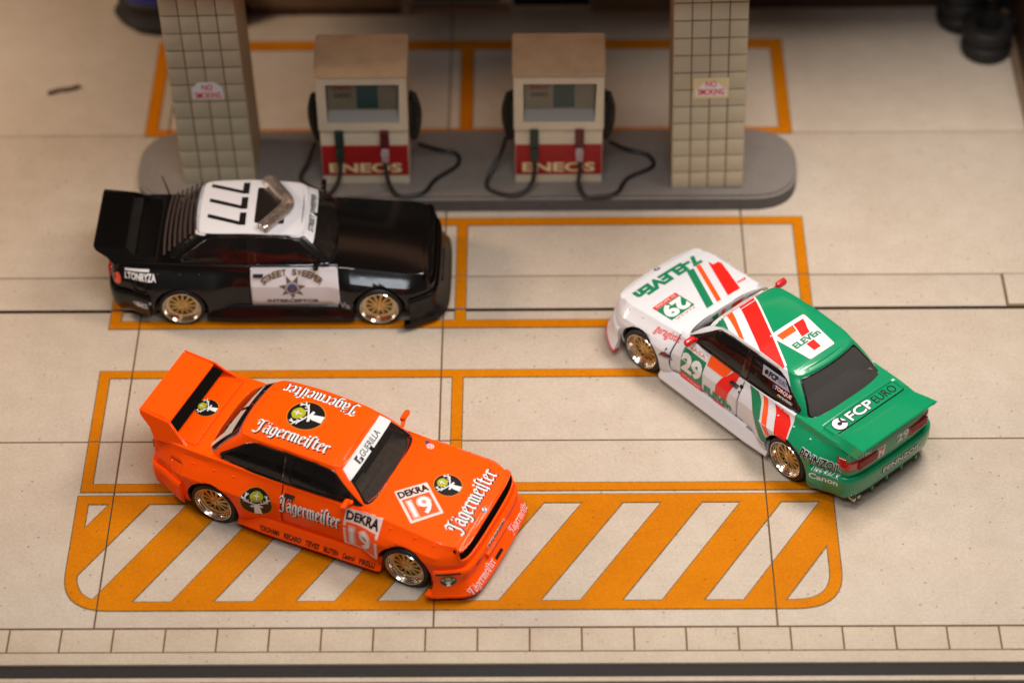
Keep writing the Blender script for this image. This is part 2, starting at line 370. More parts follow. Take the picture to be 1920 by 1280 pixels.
def decal(name, layers, O, U, V, parent, bvh=None, grid=.07, base=.004, step=.0012, reach=1.2, label=None, near=.5, facing=.12):
    """lay artwork (metres, u along U, v along V) on the surface behind the frame O,U,V; each layer sits slightly proud of the last"""
    U = Vector(U).normalized(); V = Vector(V).normalized(); D = -U.cross(V).normalized(); O = Vector(O)
    bmo = bmesh.new(); mats = []; lev = 0; k = 0
    for l in layers:
        if l[0] == 'gap': lev += 1; k = 0; continue
        bm = bmesh.new()
        if l[0] == 'poly': pts, fs, m = l[1], [tuple(range(len(l[1])))], l[2]
        else: pts, fs, m = l[1], l[2], l[3]
        if m not in mats: mats.append(m)
        vs = [bm.verts.new((p[0], p[1], 0)) for p in pts]
        for f in fs:
            if len(set(f)) > 2:
                try: bm.faces.new([vs[i] for i in f])
                except ValueError: pass
        if bvh:
            for ax in (0, 1):
                lo = min(p[ax] for p in pts); hi = max(p[ax] for p in pts); c = math.ceil(lo/grid)*grid
                while c < hi:
                    co = [0, 0, 0]; co[ax] = c; no = [0, 0, 0]; no[ax] = 1
                    bmesh.ops.bisect_plane(bm, geom=bm.verts[:]+bm.edges[:]+bm.faces[:], dist=1e-6, plane_co=co, plane_no=no); c += grid
        off = base + lev*step*2.2 + (k % 5)*step*.4; k += 1; lost = []
        for v in bm.verts:
            p = O + U*v.co.x + V*v.co.y
            if bvh:
                hit, nn, _, _ = bvh.ray_cast(p - D*reach, D, reach*2)
                if hit is None or (hit-p).length > near: lost.append(v); continue
                if nn.dot(D) > 0: nn = -nn
                if -nn.dot(D) < facing: lost.append(v); continue
                v.co = hit + nn*off
            else: v.co = p - D*off
        if lost: bmesh.ops.delete(bm, geom=lost, context='VERTS')
        mi = mats.index(m); mp = {}
        for v in bm.verts: mp[v] = bmo.verts.new(v.co)
        for f in bm.faces:
            nf = bmo.faces.new([mp[v] for v in f.verts]); nf.material_index = mi
            nf.normal_update()
            if nf.normal.dot(D) > 0: nf.normal_flip()
        bm.free()
    o = link(name, bmo, mats, parent, smooth=False)
    if label: o['label'] = label
    return o

# ------------------------------------------------------------------ cutting panels out of a skin
def cut(bm, faces, poly, ax):
    i, j = ax; S_ = set(faces); n = len(poly); cx = sum(p[0] for p in poly)/n; cy = sum(p[1] for p in poly)/n
    for k in range(n):
        a, b = poly[k], poly[(k+1)%n]; d = (b[0]-a[0], b[1]-a[1]); L_ = math.hypot(*d)
        if L_ < 1e-6 or not S_: continue
        nx, ny = d[1]/L_, -d[0]/L_
        if (cx-a[0])*nx + (cy-a[1])*ny > 0: nx, ny = -nx, -ny
        co = Vector((0,0,0)); co[i] = a[0]; co[j] = a[1]; no = Vector((0,0,0)); no[i] = nx; no[j] = ny
        ds = [(v.co-co).dot(no) for f in S_ for v in f.verts]
        if max(ds) <= 1e-5: continue
        es = {e for f in S_ for e in f.edges}; vs = {v for f in S_ for v in f.verts}
        r = bmesh.ops.bisect_plane(bm, geom=list(S_)+list(es)+list(vs), dist=1e-5, plane_co=co, plane_no=no)
        fs = {g for g in r['geom'] if isinstance(g, bmesh.types.BMFace)}
        S_ = {f for f in fs if (f.calc_center_median()-co).dot(no) < 0}
    return list(S_)
def split_off(bm, faces):
    nb = bmesh.new(); mp = {}
    for f in faces:
        for v in f.verts:
            if v not in mp: mp[v] = nb.verts.new(v.co)
        nf = nb.faces.new([mp[v] for v in f.verts]); nf.material_index = f.material_index
    bmesh.ops.delete(bm, geom=faces, context='FACES'); return nb
def gapcut(bm, faces, poly, ax, gap=.008):
    lay = bm.faces.layers.int.get('cutmark') or bm.faces.layers.int.new('cutmark')
    key = random.randint(1, 10**6)
    ins = cut(bm, [f for f in faces if f.is_valid], offset_poly(poly, gap), ax)
    for f in ins: f[lay] = key
    inner = cut(bm, ins, offset_poly(poly, -gap), ax); s = set(inner)
    ring = [f for f in bm.faces if f[lay] == key and f not in s]
    nb = split_off(bm, inner)
    bmesh.ops.delete(bm, geom=ring, context='FACES'); return nb

# ------------------------------------------------------------------ the model cars (one saloon body, dressed differently)
OUT = [(2.04,0),(2.025,.33),(1.985,.565),(1.915,.705),(1.76,.782),(1.28,.80),(.75,.805),(0,.81),(-.75,.81),(-1.28,.80),(-1.75,.79),(-2.05,.745),(-2.165,.66),(-2.21,.42),(-2.22,0)]
BELT = [(.80,0),(.785,.35),(.735,.58),(.66,.665),(.5,.692),(0,.702),(-.7,.698),(-1.2,.68),(-1.38,.65),(-1.50,.55),(-1.55,.3),(-1.56,0)]
ROOF = [(.36,0),(.35,.30),(.325,.45),(.26,.51),(.15,.53),(-.3,.54),(-.7,.535),(-.90,.52),(-1.0,.49),(-1.06,.40),(-1.09,.2),(-1.10,0)]
ZTOP = [(-2.3,.92),(-2.0,.935),(-1.4,.92),(-.5,.89),(.5,.88),(.8,.865),(1.2,.825),(1.7,.775),(1.95,.745),(2.1,.70)]
CROWN = [(-2.3,.012),(-1.4,.02),(.6,.04),(1.5,.035),(2.05,.02)]
ROOFZ = [(-1.2,1.255),(-.9,1.28),(-.4,1.29),(.1,1.262),(.36,1.235)]
FL = .10
SQUARE = [False]
NOSE_SQ = [(2.03,0),(2.025,.35),(2.005,.61),(1.955,.735),(1.80,.788)]
def outline():
    c = catmull([(x, y, 0) for x, y in (NOSE_SQ+OUT[5:] if SQUARE[0] else OUT)], 7); n = len(c); res = []
    for i, p in enumerate(c):
        t = (c[min(i+1, n-1)]-c[max(i-1, 0)]).normalized(); nn = Vector((t.y, -t.x, 0))
        if i == 0: nn = Vector((1, 0, 0))
        if i == n-1: nn = Vector((-1, 0, 0))
        if nn.y < 0 or (abs(nn.y) < 1e-6 and nn.x*p.x < 0): nn = -nn
        res.append((p, nn))
    return res
LEV = [(0,.05,.05),(.14,.02,.02),(.3,.004,.004),(.45,0,0),(.60,.0,0),(.635,.001,.0),(.66,.008,.0),(.76,.032,.003),(.83,.056,.006),(.89,.076,.012),(.94,.090,.020),(.972,.097,.030),(.990,.102,.038),(1,.112,.055)]   # side and nose insets
def flare(x, z):
    f = max(1-sstep(.36, .66, abs(x-1.283)), 1-sstep(.38, .74, abs(x+1.283)), .12 if -1 < x < 1 else 0)
    return FL*f*(1-max(0, min(1, (z-.645)/.20)))
def body_skin():
    bm = bmesh.new(); rows = []; zb = .20; Mx = 14
    for p, n in outline():
        zt = interp(p.x, ZTOP); left = []
        for t, i1, i2 in LEV:
            ins = i1 + (i2-i1)*sstep(.3, .8, abs(n.x)); z = zb+t*(zt-zb); q = p-n*ins; y = q.y + (flare(q.x, z)*max(0, n.y)); left.append(Vector((q.x, max(0, y), z)))
        e = left[-1]; cr = interp(e.x, CROWN); row = list(left)
        for k in range(1, Mx):
            y = e.y*(1-2*k/Mx); row.append(Vector((e.x, y, zt+cr*(1-(y/max(e.y, 1e-6))**2))))
        row += [Vector((v.x, -v.y, v.z)) for v in reversed(left)]; rows.append([bm.verts.new(v) for v in row])
    for A, B in zip(rows, rows[1:]):
        for k in range(len(A)-1):
            bm.faces.new((A[k], A[k+1], B[k+1], B[k]))
    bmesh.ops.remove_doubles(bm, verts=bm.verts[:], dist=.0008)
    dead = [f for f in bm.faces if f.calc_area() < 1e-7]; bmesh.ops.delete(bm, geom=dead, context='FACES')
    bmesh.ops.recalc_face_normals(bm, faces=bm.faces[:])
    up_ = [f for f in bm.faces if abs(f.calc_center_median().y) < .3 and f.calc_center_median().z > .85]
    if sum(f.normal.z for f in up_) < 0: bmesh.ops.reverse_faces(bm, faces=bm.faces[:])
    return bm
def cabin_skin():
    bm = bmesh.new(); rows = []; a = catmull([(x, y, .855) for x, y in BELT], 8); b = catmull([(x, y, 0) for x, y in ROOF], 8); n = len(a); Mx = 12
    for i in range(n):
        lo = a[i]; hi = b[i].copy(); hi.z = interp(hi.x, ROOFZ); lo.y = max(0, lo.y); hi.y = max(0, hi.y); left = []
        nx = (b[min(i+1, n-1)]-b[max(i-1, 0)]); nx.z = 0; nx.normalize(); nrm = Vector((nx.y, -nx.x, 0))
        if nrm.dot(Vector((hi.x+.35, hi.y*2, 0))) < 0: nrm = -nrm
        for t in (0, .12, .25, .38, .5, .62, .75, .87, .95):
            q = lo.lerp(hi, t) + nrm*.025*math.sin(math.pi*t); q.y = max(0, q.y); left.append(q)
        for ins, dz in ((0.003, 0.006), (.009, .015), (.024, .022), (.06, .029)):
            q = hi - nrm*ins + Vector((0, 0, dz)); q.y = max(0, q.y); left.append(q)
        e = left[-1]; row = list(left)
        for k in range(1, Mx):
            y = e.y*(1-2*k/Mx); row.append(Vector((e.x, y, e.z+.016*(1-(y/max(e.y, 1e-6))**2)*min(1, e.y/.3))))
        row += [Vector((v.x, -v.y, v.z)) for v in reversed(left)]; rows.append([bm.verts.new(v) for v in row])
    for A, B in zip(rows, rows[1:]):
        for k in range(len(A)-1): bm.faces.new((A[k], A[k+1], B[k+1], B[k]))
    bmesh.ops.remove_doubles(bm, verts=bm.verts[:], dist=.0008)
    dead = [f for f in bm.faces if f.calc_area() < 1e-7]; bmesh.ops.delete(bm, geom=dead, context='FACES')
    bmesh.ops.recalc_face_normals(bm, faces=bm.faces[:])
    if sum(f.normal.z for f in bm.faces if f.calc_center_median().z > 1.28) < 0: bmesh.ops.reverse_faces(bm, faces=bm.faces[:])
    return bm
def band(levels, xsel, extra=None):
    """a bumper: (z, off) levels swept round the body outline where xsel(x) holds"""
    bm = bmesh.new(); o = [(p, n) for p, n in outline() if xsel(p.x)]
    if o[0][0].x < 0: o = o[::-1]
    loop = [(Vector((p.x, p.y, 0)), n) for p, n in o[::-1]] + [(Vector((p.x, -p.y, 0)), Vector((n.x, -n.y, 0))) for p, n in o[1:]]
    rows = []
    for p, n in loop:
        fr = max(0, abs(n.x)); rows.append([bm.verts.new((p.x+n.x*(f*(1+(extra or 0)*fr*(1 if z < .24 else 0)))+0, p.y+n.y*(f+flare(p.x, z)), z)) for z, f in levels])
    for A, B in zip(rows, rows[1:]):
        for k in range(len(A)-1): bm.faces.new((A[k], A[k+1], B[k+1], B[k]))
    for r_ in (rows[0], rows[-1]): 
        if len(r_) > 2: bm.faces.new(r_)
    A, B = [r[0] for r in rows], [r[-1] for r in rows]
    for k in range(len(rows)-1): bm.faces.new((B[k], B[k+1], A[k+1], A[k]))
    bmesh.ops.recalc_face_normals(bm, faces=bm.faces[:]); return bm

_wheel = {}
def wheel_meshes():
    if _wheel: return _wheel
    def me(name, bm, m, ang=40):
        mesh = bpy.data.meshes.new(name); bm.to_mesh(mesh); bm.free(); mesh.materials.append(m)
        for p in mesh.polygons: p.use_smooth = True
        mesh.set_sharp_from_angle(angle=R(ang)); _wheel[name] = mesh
    # outward = -y
    bm = bmesh.new(); lathe(bm, [(.245,-.115),(.262,-.132),(.285,-.130),(.302,-.115),(.310,-.085),(.311,0),(.310,.085),(.29,.12),(.25,.12),(.245,-.115)], 48); me('tyre', bm, M['rubber'])
    bm = bmesh.new(); lathe(bm, [(.246,-.118),(.253,-.130),(.249,-.138),(.240,-.137),(.233,-.122),(.228,-.112),(.222,-.108),(.214,-.085),(.206,-.081),(.200,-.062),(.192,-.060),(.186,-.064),(.180,-.060)], 56); me('rim', bm, M['chrome'], 25)
    bm = bmesh.new(); lathe(bm, [(.188,-.061),(.183,-.068),(.172,-.066),(.168,-.055)], 48)
    N = 12
    for k in range(N):
        for s in (-1, 1):
            a0 = 2*math.pi*(k+.5*0)/N + s*.10; a1 = 2*math.pi*k/N + s*.20
            p0 = Vector((.045*math.cos(a0*1), 0, .045*math.sin(a0))); p1 = Vector((.178*math.cos(a1), 0, .178*math.sin(a1)))
            d = (p1-p0).normalized(); w = Vector((-d.z, 0, d.x))*.0068
            a = [bm.verts.new(p0+w+Vector((0,-.078,0))), bm.verts.new(p0-w+Vector((0,-.078,0))), bm.verts.new(p1-w+Vector((0,-.066,0))), bm.verts.new(p1+w+Vector((0,-.066,0)))]
            b = [bm.verts.new(v.co+Vector((0,.028,0))) for v in a]; bm.faces.new(a)
            for q in range(4): bm.faces.new((a[q], b[q], b[(q+1)%4], a[(q+1)%4]))
    me('spokes', bm, M['gold'], 30)
    bm = bmesh.new(); lathe(bm, [(.062,-.05),(.060,-.078),(.048,-.086),(.036,-.086),(.034,-.104),(.026,-.110),(.0005,-.111)], 20)
    me('hub', bm, M['gold'])
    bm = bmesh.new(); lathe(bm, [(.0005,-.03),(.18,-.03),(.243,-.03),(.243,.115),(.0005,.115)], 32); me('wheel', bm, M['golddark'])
    return _wheel

def car(cfg):
    SQUARE[0] = cfg.get('square', False)
    W = wheel_meshes(); P_ = cfg['paint']
    root = empty(cfg['name'], (cfg['pos'][0], cfg['pos'][1], 0), R(cfg['head']), cfg['label'], 'model car', 'model racing cars on the forecourt')
    bm = body_skin(); cab = cabin_skin()
    # ray target for the printed liveries
    def bvh_of(bms):
        vs = []; fs = []
        for b in bms:
            off = len(vs); b.verts.index_update(); vs += [v.co.copy() for v in b.verts]; fs += [[off+v.index for v in f.verts] for f in b.faces]
        return BVHTree.FromPolygons(vs, fs)
    fb = band([(.47,-.01),(.485,.022),(.47,.042),(.42,.052),(.34,.040),(.27,.045),(.175,.105),(.150,.112),(.145,.02)], lambda x: x > 1.625, .35)
    lip = band([(.148,.02),(.150,.116),(.135,.124),(.110,.120),(.105,.02)], lambda x: x > 1.60, .35)
    rb = band([(.53,-.01),(.545,.025),(.53,.045),(.46,.052),(.36,.050),(.24,.030),(.17,-.01),(.165,-.03)], lambda x: x < -1.64)
    skirts = []
    for s in (1, -1):
        b = bmesh.new(); rows = []
        for x in (-.96, -.93, -.6, 0, .6, .91, .955):
            e = .02 if abs(x) > .92 else 0
            rows.append([b.verts.new((x, s*(y-e), z)) for y, z in ((.79,.315),(.825,.30),(.845,.25),(.872,.18),(.890,.150),(.900,.135),(.895,.112),(.80,.105))])
        for A, B in zip(rows, rows[1:]):
            for k in range(7): b.faces.new((A[k], A[k+1], B[k+1], B[k]))
        b.faces.new(rows[0]); b.faces.new(rows[-1]); bmesh.ops.recalc_face_normals(b, faces=b.faces[:]); skirts.append(b)
    bvh = bvh_of([bm, cab, fb, rb]+skirts+[lip])
    bvh_cab = bvh_of([cab])
    # two-tone body of the green and white car
    mats = [P_]
    if cfg.get('rear_paint'):
        mats = [P_, cfg['rear_paint']]
        g = bm.verts[:]+bm.edges[:]+bm.faces[:]; co = Vector((-1.255, 0, .8)); no = Vector((1, 0, -.28)).normalized()
        bmesh.ops.bisect_plane(bm, geom=g, dist=1e-5, plane_co=co, plane_no=no)
        for f in bm.faces: f.material_index = 1 if (f.calc_center_median()-co).dot(no) < 0 else 0
        co2 = Vector((.33, -.15, 1)); no2 = Vector((.605, 1.11, 0)).normalized()
        bmesh.ops.bisect_plane(cab, geom=cab.verts[:]+cab.edges[:]+cab.faces[:], dist=1e-5, plane_co=co2, plane_no=no2)
        for f in cab.faces:
            c = f.calc_center_median(); f.material_index = 1 if (c-co2).dot(no2) < 0 or c.x < -1.1 else 0
    # ---- wheel arches
    for ax_ in (1.283, -1.283):
        for s in (1, -1):
            fs = [f for f in bm.faces if f.calc_center_median().y*s > .55 and abs(f.calc_center_median().x-ax_) < .55 and f.calc_center_median().z < .8]
            pts = [(ax_+.352*math.cos(2*math.pi*k/28), .315+.352*math.sin(2*math.pi*k/28)) for k in range(28)]
            ins = cut(bm, fs, pts, (0, 2)); bmesh.ops.delete(bm, geom=ins, context='FACES')
            # drop the leftover sill sliver below the arch
            sl = [f for f in bm.faces if f.calc_center_median().y*s > .55 and abs(f.calc_center_median().x-ax_) < .33 and f.calc_center_median().z < .30]
            if sl: bmesh.ops.delete(bm, geom=sl, context='FACES')
    # ---- opening under the cabin
    fs = [f for f in bm.faces if f.normal.z > .7 and -1.5 < f.calc_center_median().x < .72 and abs(f.calc_center_median().y) < .68]
    ins = cut(bm, fs, [(.60,.62),(.70,.45),(.74,0),(.70,-.45),(.60,-.62),(-1.3,-.60),(-1.44,-.4),(-1.46,0),(-1.44,.4),(-1.3,.60)], (0, 1)); bmesh.ops.delete(bm, geom=ins, context='FACES')
    sel = lambda b, fn: [f for f in b.faces if fn(f.normal, f.calc_center_median())]
    # ---- bonnet, boot, doors, fuel flap
    parts = []
    nb = gapcut(bm, sel(bm, lambda n, c: n.z > .6 and c.x > .6 and abs(c.y) < .76), [(.865,.62),(1.915,.59),(1.955,.36),(1.965,0),(1.955,-.36),(1.915,-.59),(.865,-.62)], (0, 1), .010); parts.append(('bonnet', nb, mats))
    nb = gapcut(bm, sel(bm, lambda n, c: n.z > .6 and c.x < -1.5), [(-1.615,.60),(-2.125,.58),(-2.125,-.58),(-1.615,-.60)], (0, 1), .004); parts.append(('boot_lid', nb, mats))
    dm = cfg.get('door', P_)
    for s in (1, -1):
        nb = gapcut(bm, sel(bm, lambda n, c: c.y*s > .6 and n.y*s > .25 and -.6 < c.x < 1.1), round_poly([(-.375,.29),(.745,.29),(.79,.42),(.765,.88),(-.375,.88)], [.05,.05,.2,.03,.03], 4), (0, 2), .009)
        parts.append(('door', nb, [dm]+mats[1:]))
    nb = gapcut(bm, sel(bm, lambda n, c: c.y < -.6 and c.x < -1.4), [(-1.70,.60),(-1.88,.60),(-1.88,.76),(-1.70,.76)], (0, 2), .004); parts.append(('fuel_flap', nb, mats))
    # ---- grille and lamps cut out of the nose / tail
    gz = cfg.get('grille', (.575, .718))
    nb = split_off(bm, cut(bm, sel(bm, lambda n, c: n.x > .2 and c.x > 1.7), round_poly([(-.735,gz[0]+.03),(-.60,gz[0]),(.60,gz[0]),(.735,gz[0]+.03),(.72,gz[1]),(-.72,gz[1])], .025, 3), (1, 2)))
    for v in nb.verts: v.co.x -= .02
    parts.append(('grille', nb, [M['seam']]))
    for s in (1, -1):
        nb = split_off(bm, cut(bm, sel(bm, lambda n, c: n.x < -.02 and c.x < -1.97 and c.y*s > .2), round_poly([(s*.27,.645),(s*cfg.get('lamp_out', .62),.645),(s*cfg.get('lamp_out', .62),.79),(s*.27,.79)], .03, 3), (1, 2)))
        for v in nb.verts: v.co.x -= .006
        parts.append(('tail_light', nb, [M['lampred']]))
    for nm, b, ms in parts:
        if len(b.faces): link(nm, b, ms, root, solid=.022, angle=19)
        else: b.free()
    link('body', bm, mats, root, solid=.022, angle=19)
    for s in (1, -1):
        for yy in (.33, .52):
            b = bmesh.new(); lathe(b, [(.062,0),(.066,.012),(.058,.022),(.03,.03),(.0005,.032)], 20)
            bmesh.ops.rotate(b, verts=b.verts[:], matrix=Matrix.Rotation(R(-90), 3, 'Z')); x = 2.0 if yy < .4 else 1.965
            bmesh.ops.translate(b, verts=b.verts[:], vec=(x-.035, s*yy, .61)); link('headlight', b, M['lampglass'], root)
    # ridges of the tail lamps
    for s in (1, -1):
        b = bmesh.new()
        for k in range(4): box(b, -2.228, -2.15, min(s*.29, s*.60), max(s*.29, s*.60), .660+k*.033, .671+k*.033, bev=.003)
        link('lamp_rib', b, M['lampred'], root)
    # ---- cabin glazing
    wt = cfg.get('window_trim', M['trim']); gm = M['glass']
    side = round_poly([(.665,.885),(.24,1.222),(.0,1.252),(-.40,1.270),(-.80,1.262),(-.93,1.215),(-1.27,.975),(-1.23,.895)], [.03,.05,0,0,.04,.06,.04,.03], 4)
    for s in (1, -1):
        fs = sel(cab, lambda n, c: c.y*s > .3 and n.y*s > .35)
        tr = split_off(cab, cut(cab, fs, side, (0, 2)))
        for nm, pg in (('side_window', round_poly([(.60,.905),(.215,1.210),(.0,1.236),(-.285,1.252),(-.285,.905)], [.035,.035,0,.03,.03], 4)), ('side_window', round_poly([(-.39,.91),(-.39,1.253),(-.79,1.246),(-.91,1.200),(-1.23,.975),(-1.195,.915)], .03, 4))):
            fs = cut(tr, tr.faces[:], pg, (0, 2)); nb = split_off(tr, fs)
            for v in nb.verts: v.co.y -= s*.010
            link(nm, nb, gm, root)
        link('window_surround', tr, wt, root, solid=.018)
    fs = sel(cab, lambda n, c: n.x > .3 and c.x > .2)
    wr = split_off(cab, cut(cab, fs, round_poly([(-.635,.885),(.635,.885),(.49,1.235),(-.49,1.235)], .05, 4), (1, 2)))
    inn = split_off(wr, cut(wr, wr.faces[:], round_poly([(-.605,.905),(.605,.905),(.47,1.222),(-.47,1.222)], .045, 4), (1, 2)))
    for v in inn.verts: v.co.x -= .006
    link('windscreen', inn, cfg.get('front_glass', gm), root); link('windscreen_seal', wr, M['trim'], root, solid=.015)
    fs = sel(cab, lambda n, c: n.x < -.25 and c.x < -.9)
    wr = split_off(cab, cut(cab, fs, round_poly([(-.625,.915),(.625,.915),(.47,1.258),(-.47,1.258)], .05, 4), (1, 2)))
    inn = split_off(wr, cut(wr, wr.faces[:], round_poly([(-.60,.93),(.60,.93),(.452,1.245),(-.452,1.245)], .045, 4), (1, 2)))
    for v in inn.verts: v.co.x += .006
    link('rear_window', inn, cfg.get('rear_glass', gm), root); link('rear_window_seal', wr, cfg.get('rear_seal', M['trim']), root, solid=.015)
    rp = cfg.get('roof_paint')
    if rp:
        nb = split_off(cab, [f for f in cab.faces if f.normal.z > .55 and min(v.co.z-interp(v.co.x, ROOFZ) for v in f.verts) > -.02]); link('roof_panel', nb, rp, root, solid=.022, angle=24)
    link('roof', cab, mats, root, solid=.022, angle=24)
    for s in (1, -1):
        pts = []
        for x in (.64, .4, .1, -.2, -.5, -.8, -1.1, -1.2):
            h, nn, _, _ = bvh_cab.ray_cast(Vector((x, s*1.3, .897)), Vector((0, -s, 0)), 2)
            if h: pts.append(h+Vector((0, s*.003, 0)))
        b = bmesh.new(); tube(b, pts, .0085, 6); link('belt_moulding', b, M['trim'], root)
    b = bmesh.new(); box(b, -1.44, -1.10, -.56, .56, .86, .885, bev=.01); link('parcel_shelf', b, M['seat'], root)
    # ---- bumpers, skirts
    link('front_bumper', fb, cfg.get('bumper', P_), root, angle=50); link('front_splitter', lip, cfg.get('lip', P_), root, angle=50); link('rear_bumper', rb, cfg.get('rear_bumper', P_), root, angle=50)
    for b in skirts: link('side_skirt', b, cfg.get('skirt', P_), root, angle=50)
    # bumper intake
    b = bmesh.new(); box(b, 2.02, 2.105, -.30, .30, .275, .335, bev=.01); link('air_intake', b, cfg.get('intake', M['dark']), root)
    # ---- dark floor pan and wheel housings
    b = bmesh.new(); box(b, -2.05, 1.85, -.60, .60, .16, .42); box(b, -.88, .88, -.76, .76, .16, .40)
    link('floor_pan', b, M['seam'], root, smooth=False)
    for ax_ in (1.283, -1.283):
        for s in (1, -1):
            b = bmesh.new(); n = 20; A = []; B = []
            for k in range(n+1):
                t = R(-12+204*k/n); A.append(b.verts.new((ax_+.375*math.cos(t), s*.79, .315+.375*math.sin(t)))); B.append(b.verts.new((ax_+.375*math.cos(t), s*.55, .315+.375*math.sin(t))))
            for k in range(n): b.faces.new((A[k], A[k+1], B[k+1], B[k]))
            b.faces.new(B); link('wheel_housing', b, M['seam'], root)
    # ---- interior
    b = bmesh.new(); box(b, .42, .72, -.60, .60, .70, .865, bev=.03); box(b, .40, .55, -.48, -.16, .83, .90, bev=.02); link('dashboard', b, M['dash'], root)
    sm = cfg.get('seat', M['seat'])
    for s in (1, -1):
        b = bmesh.new(); box(b, -.28, .22, s*.34-.20, s*.34+.20, .45, .62, bev=.04); box(b, -.40, -.24, s*.34-.21, s*.34+.21, .50, 1.02, bev=.05); box(b, -.38, -.26, s*.34-.10, s*.34+.10, 1.02, 1.13, bev=.03)
        link('seat', b, sm, root)
    b = bmesh.new(); box(b, -1.10, -.70, -.52, .52, .48, .66, bev=.04); box(b, -1.28, -1.08, -.52, .52, .55, .90, bev=.04); link('rear_seat', b, sm, root)
    b = bmesh.new(); pts = [(.34+.05*math.sin(t)*.5, .34+.17*math.cos(t), .90+.16*math.sin(t)) for t in [2*math.pi*k/20 for k in range(21)]]; tube(b, pts, .014, 6, False); link('steering_wheel', b, M['dark'], root)
    b = bmesh.new()
    tube(b, [(-.55,-.50,.9),(-.55,-.44,1.2),(-.55,.44,1.2),(-.55,.50,.9)], .018, 8); tube(b, [(-.55,-.42,1.2),(-.62,.45,.6)], .016, 8); link('roll_cage', b, M['dark'], root)
    # ---- wheels
    for ax_ in (1.283, -1.283):
        for s in (1, -1):
            w = bpy.data.objects.new('wheel', W['wheel']); COL.objects.link(w); w.parent = root; w.location = (ax_, s*.745, .311)
            steer = R(cfg.get('steer', 0)) if ax_ > 0 else 0
            w.rotation_euler = (0, random.uniform(0, 1), (math.pi if s > 0 else 0)+steer)
            for k in ('tyre', 'rim', 'spokes', 'hub'):
                c = bpy.data.objects.new(k, W[k]); COL.objects.link(c); c.parent = w
    # ---- mirrors, handles, wipers, bonnet-side bolts
    for s in (1, -1):
        b = bmesh.new(); box(b, -.045, .04, -.080, .085, -.045, .045, bev=.03)
        for v in b.verts: v.co.z += v.co.x*.3
        bmesh.ops.translate(b, verts=b.verts[:], vec=(.50, s*.805, 1.0)); tube(b, [(.52, s*.68, .92), (.505, s*.76, .965)], [.035, .028], 8)
        bmesh.ops.scale(b, verts=b.verts[:], vec=(.85, 1, .8), space=Matrix.Translation((-.50, -s*.8, -.98))); link('wing_mirror', b, cfg.get('mirror', P_), root, angle=60)
        b = bmesh.new(); box(b, -.33, -.20, s*.775-.025, s*.775+.025, .775, .800, bev=.006); link('door_handle', b, M['ink'], root)
    for s in (1, -1):
        for x, z in ((1.62,.745),(1.38,.765),(1.06,.785),(-1.02,.80),(-1.28,.80),(-1.56,.80)):
            hit, nn, _, _ = bvh.ray_cast(Vector((x, s*1.3, z)), Vector((0, -s, 0)), 2)
            if hit:
                b = bmesh.new(); tube(b, [hit-nn*.004, hit+nn*.012, hit+nn*.017], [.013, .011, .004], 8); link('fender_bolt', b, P_, root)
    return root, bvh, bvh_cab

def tall_wing(root, dz, m, flap):  # flap: material of the black sheet that stands in for the slot's shade
    """big deck wing: tilted blade, black sheet standing in for the shaded slot under its leading edge, raked end plates down to the boot"""
    b = bmesh.new(); th = .028
    def slab(q, h):
        A = [b.verts.new(p) for p in q]; B = [b.verts.new((p[0], p[1], p[2]-h)) for p in q]; b.faces.new(A); b.faces.new(B[::-1])
        for k in range(len(q)): b.faces.new((A[k], B[k], B[(k+1)%len(q)], A[(k+1)%len(q)]))
    slab([(-1.975,-.54,1.14+dz),(-1.975,.54,1.14+dz),(-2.06,.538,1.165+dz),(-2.36,.53,1.20+dz),(-2.385,.53,1.205+dz),(-2.385,-.53,1.205+dz),(-2.36,-.53,1.20+dz),(-2.06,-.538,1.165+dz)], th)
    bmesh.ops.recalc_face_normals(b, faces=b.faces[:]); bmesh.ops.bevel(b, geom=b.edges[:], offset=.006, segments=2, affect='EDGES')
    link('wing_blade', b, m, root)
    for s in (1, -1):
        b = bmesh.new(); q = [(-2.385,.532,1.212+dz),(-1.965,.543,1.150+dz),(-1.86,.575,1.045+dz*.6),(-1.70,.625,.925),(-1.80,.645,.905),(-2.13,.665,.91),(-2.22,.60,1.02+dz*.5),(-2.36,.555,1.14+dz)]
        A = [b.verts.new((x, s*y, z)) for x, y, z in q]; B = [b.verts.new((x+.0, s*(y+.032), z-.004)) for x, y, z in q]; b.faces.new(A); b.faces.new(B[::-1])
        for k in range(len(q)): b.faces.new((A[k], B[k], B[(k+1)%len(q)], A[(k+1)%len(q)]))
        bmesh.ops.recalc_face_normals(b, faces=b.faces[:]); bmesh.ops.bevel(b, geom=b.edges[:], offset=.007, segments=2, affect='EDGES', clamp_overlap=True); link('wing_end_plate', b, m, root)
    b = bmesh.new(); A = [b.verts.new(p) for p in [(-2.02,-.53,1.125+dz),(-2.02,.53,1.125+dz),(-1.865,.57,1.03+dz*.7),(-1.865,-.57,1.03+dz*.7)]]; b.faces.new(A)
    B = [b.verts.new(v.co+Vector((-.02, 0, -.03))) for v in A]; b.faces.new(B[::-1])
    for k in range(4): b.faces.new((A[k], B[k], B[(k+1)%4], A[(k+1)%4]))
    bmesh.ops.recalc_face_normals(b, faces=b.faces[:]); link('wing_slot_shade', b, flap, root, angle=20)  # solid black sheet paints the dark of the slot below the blade
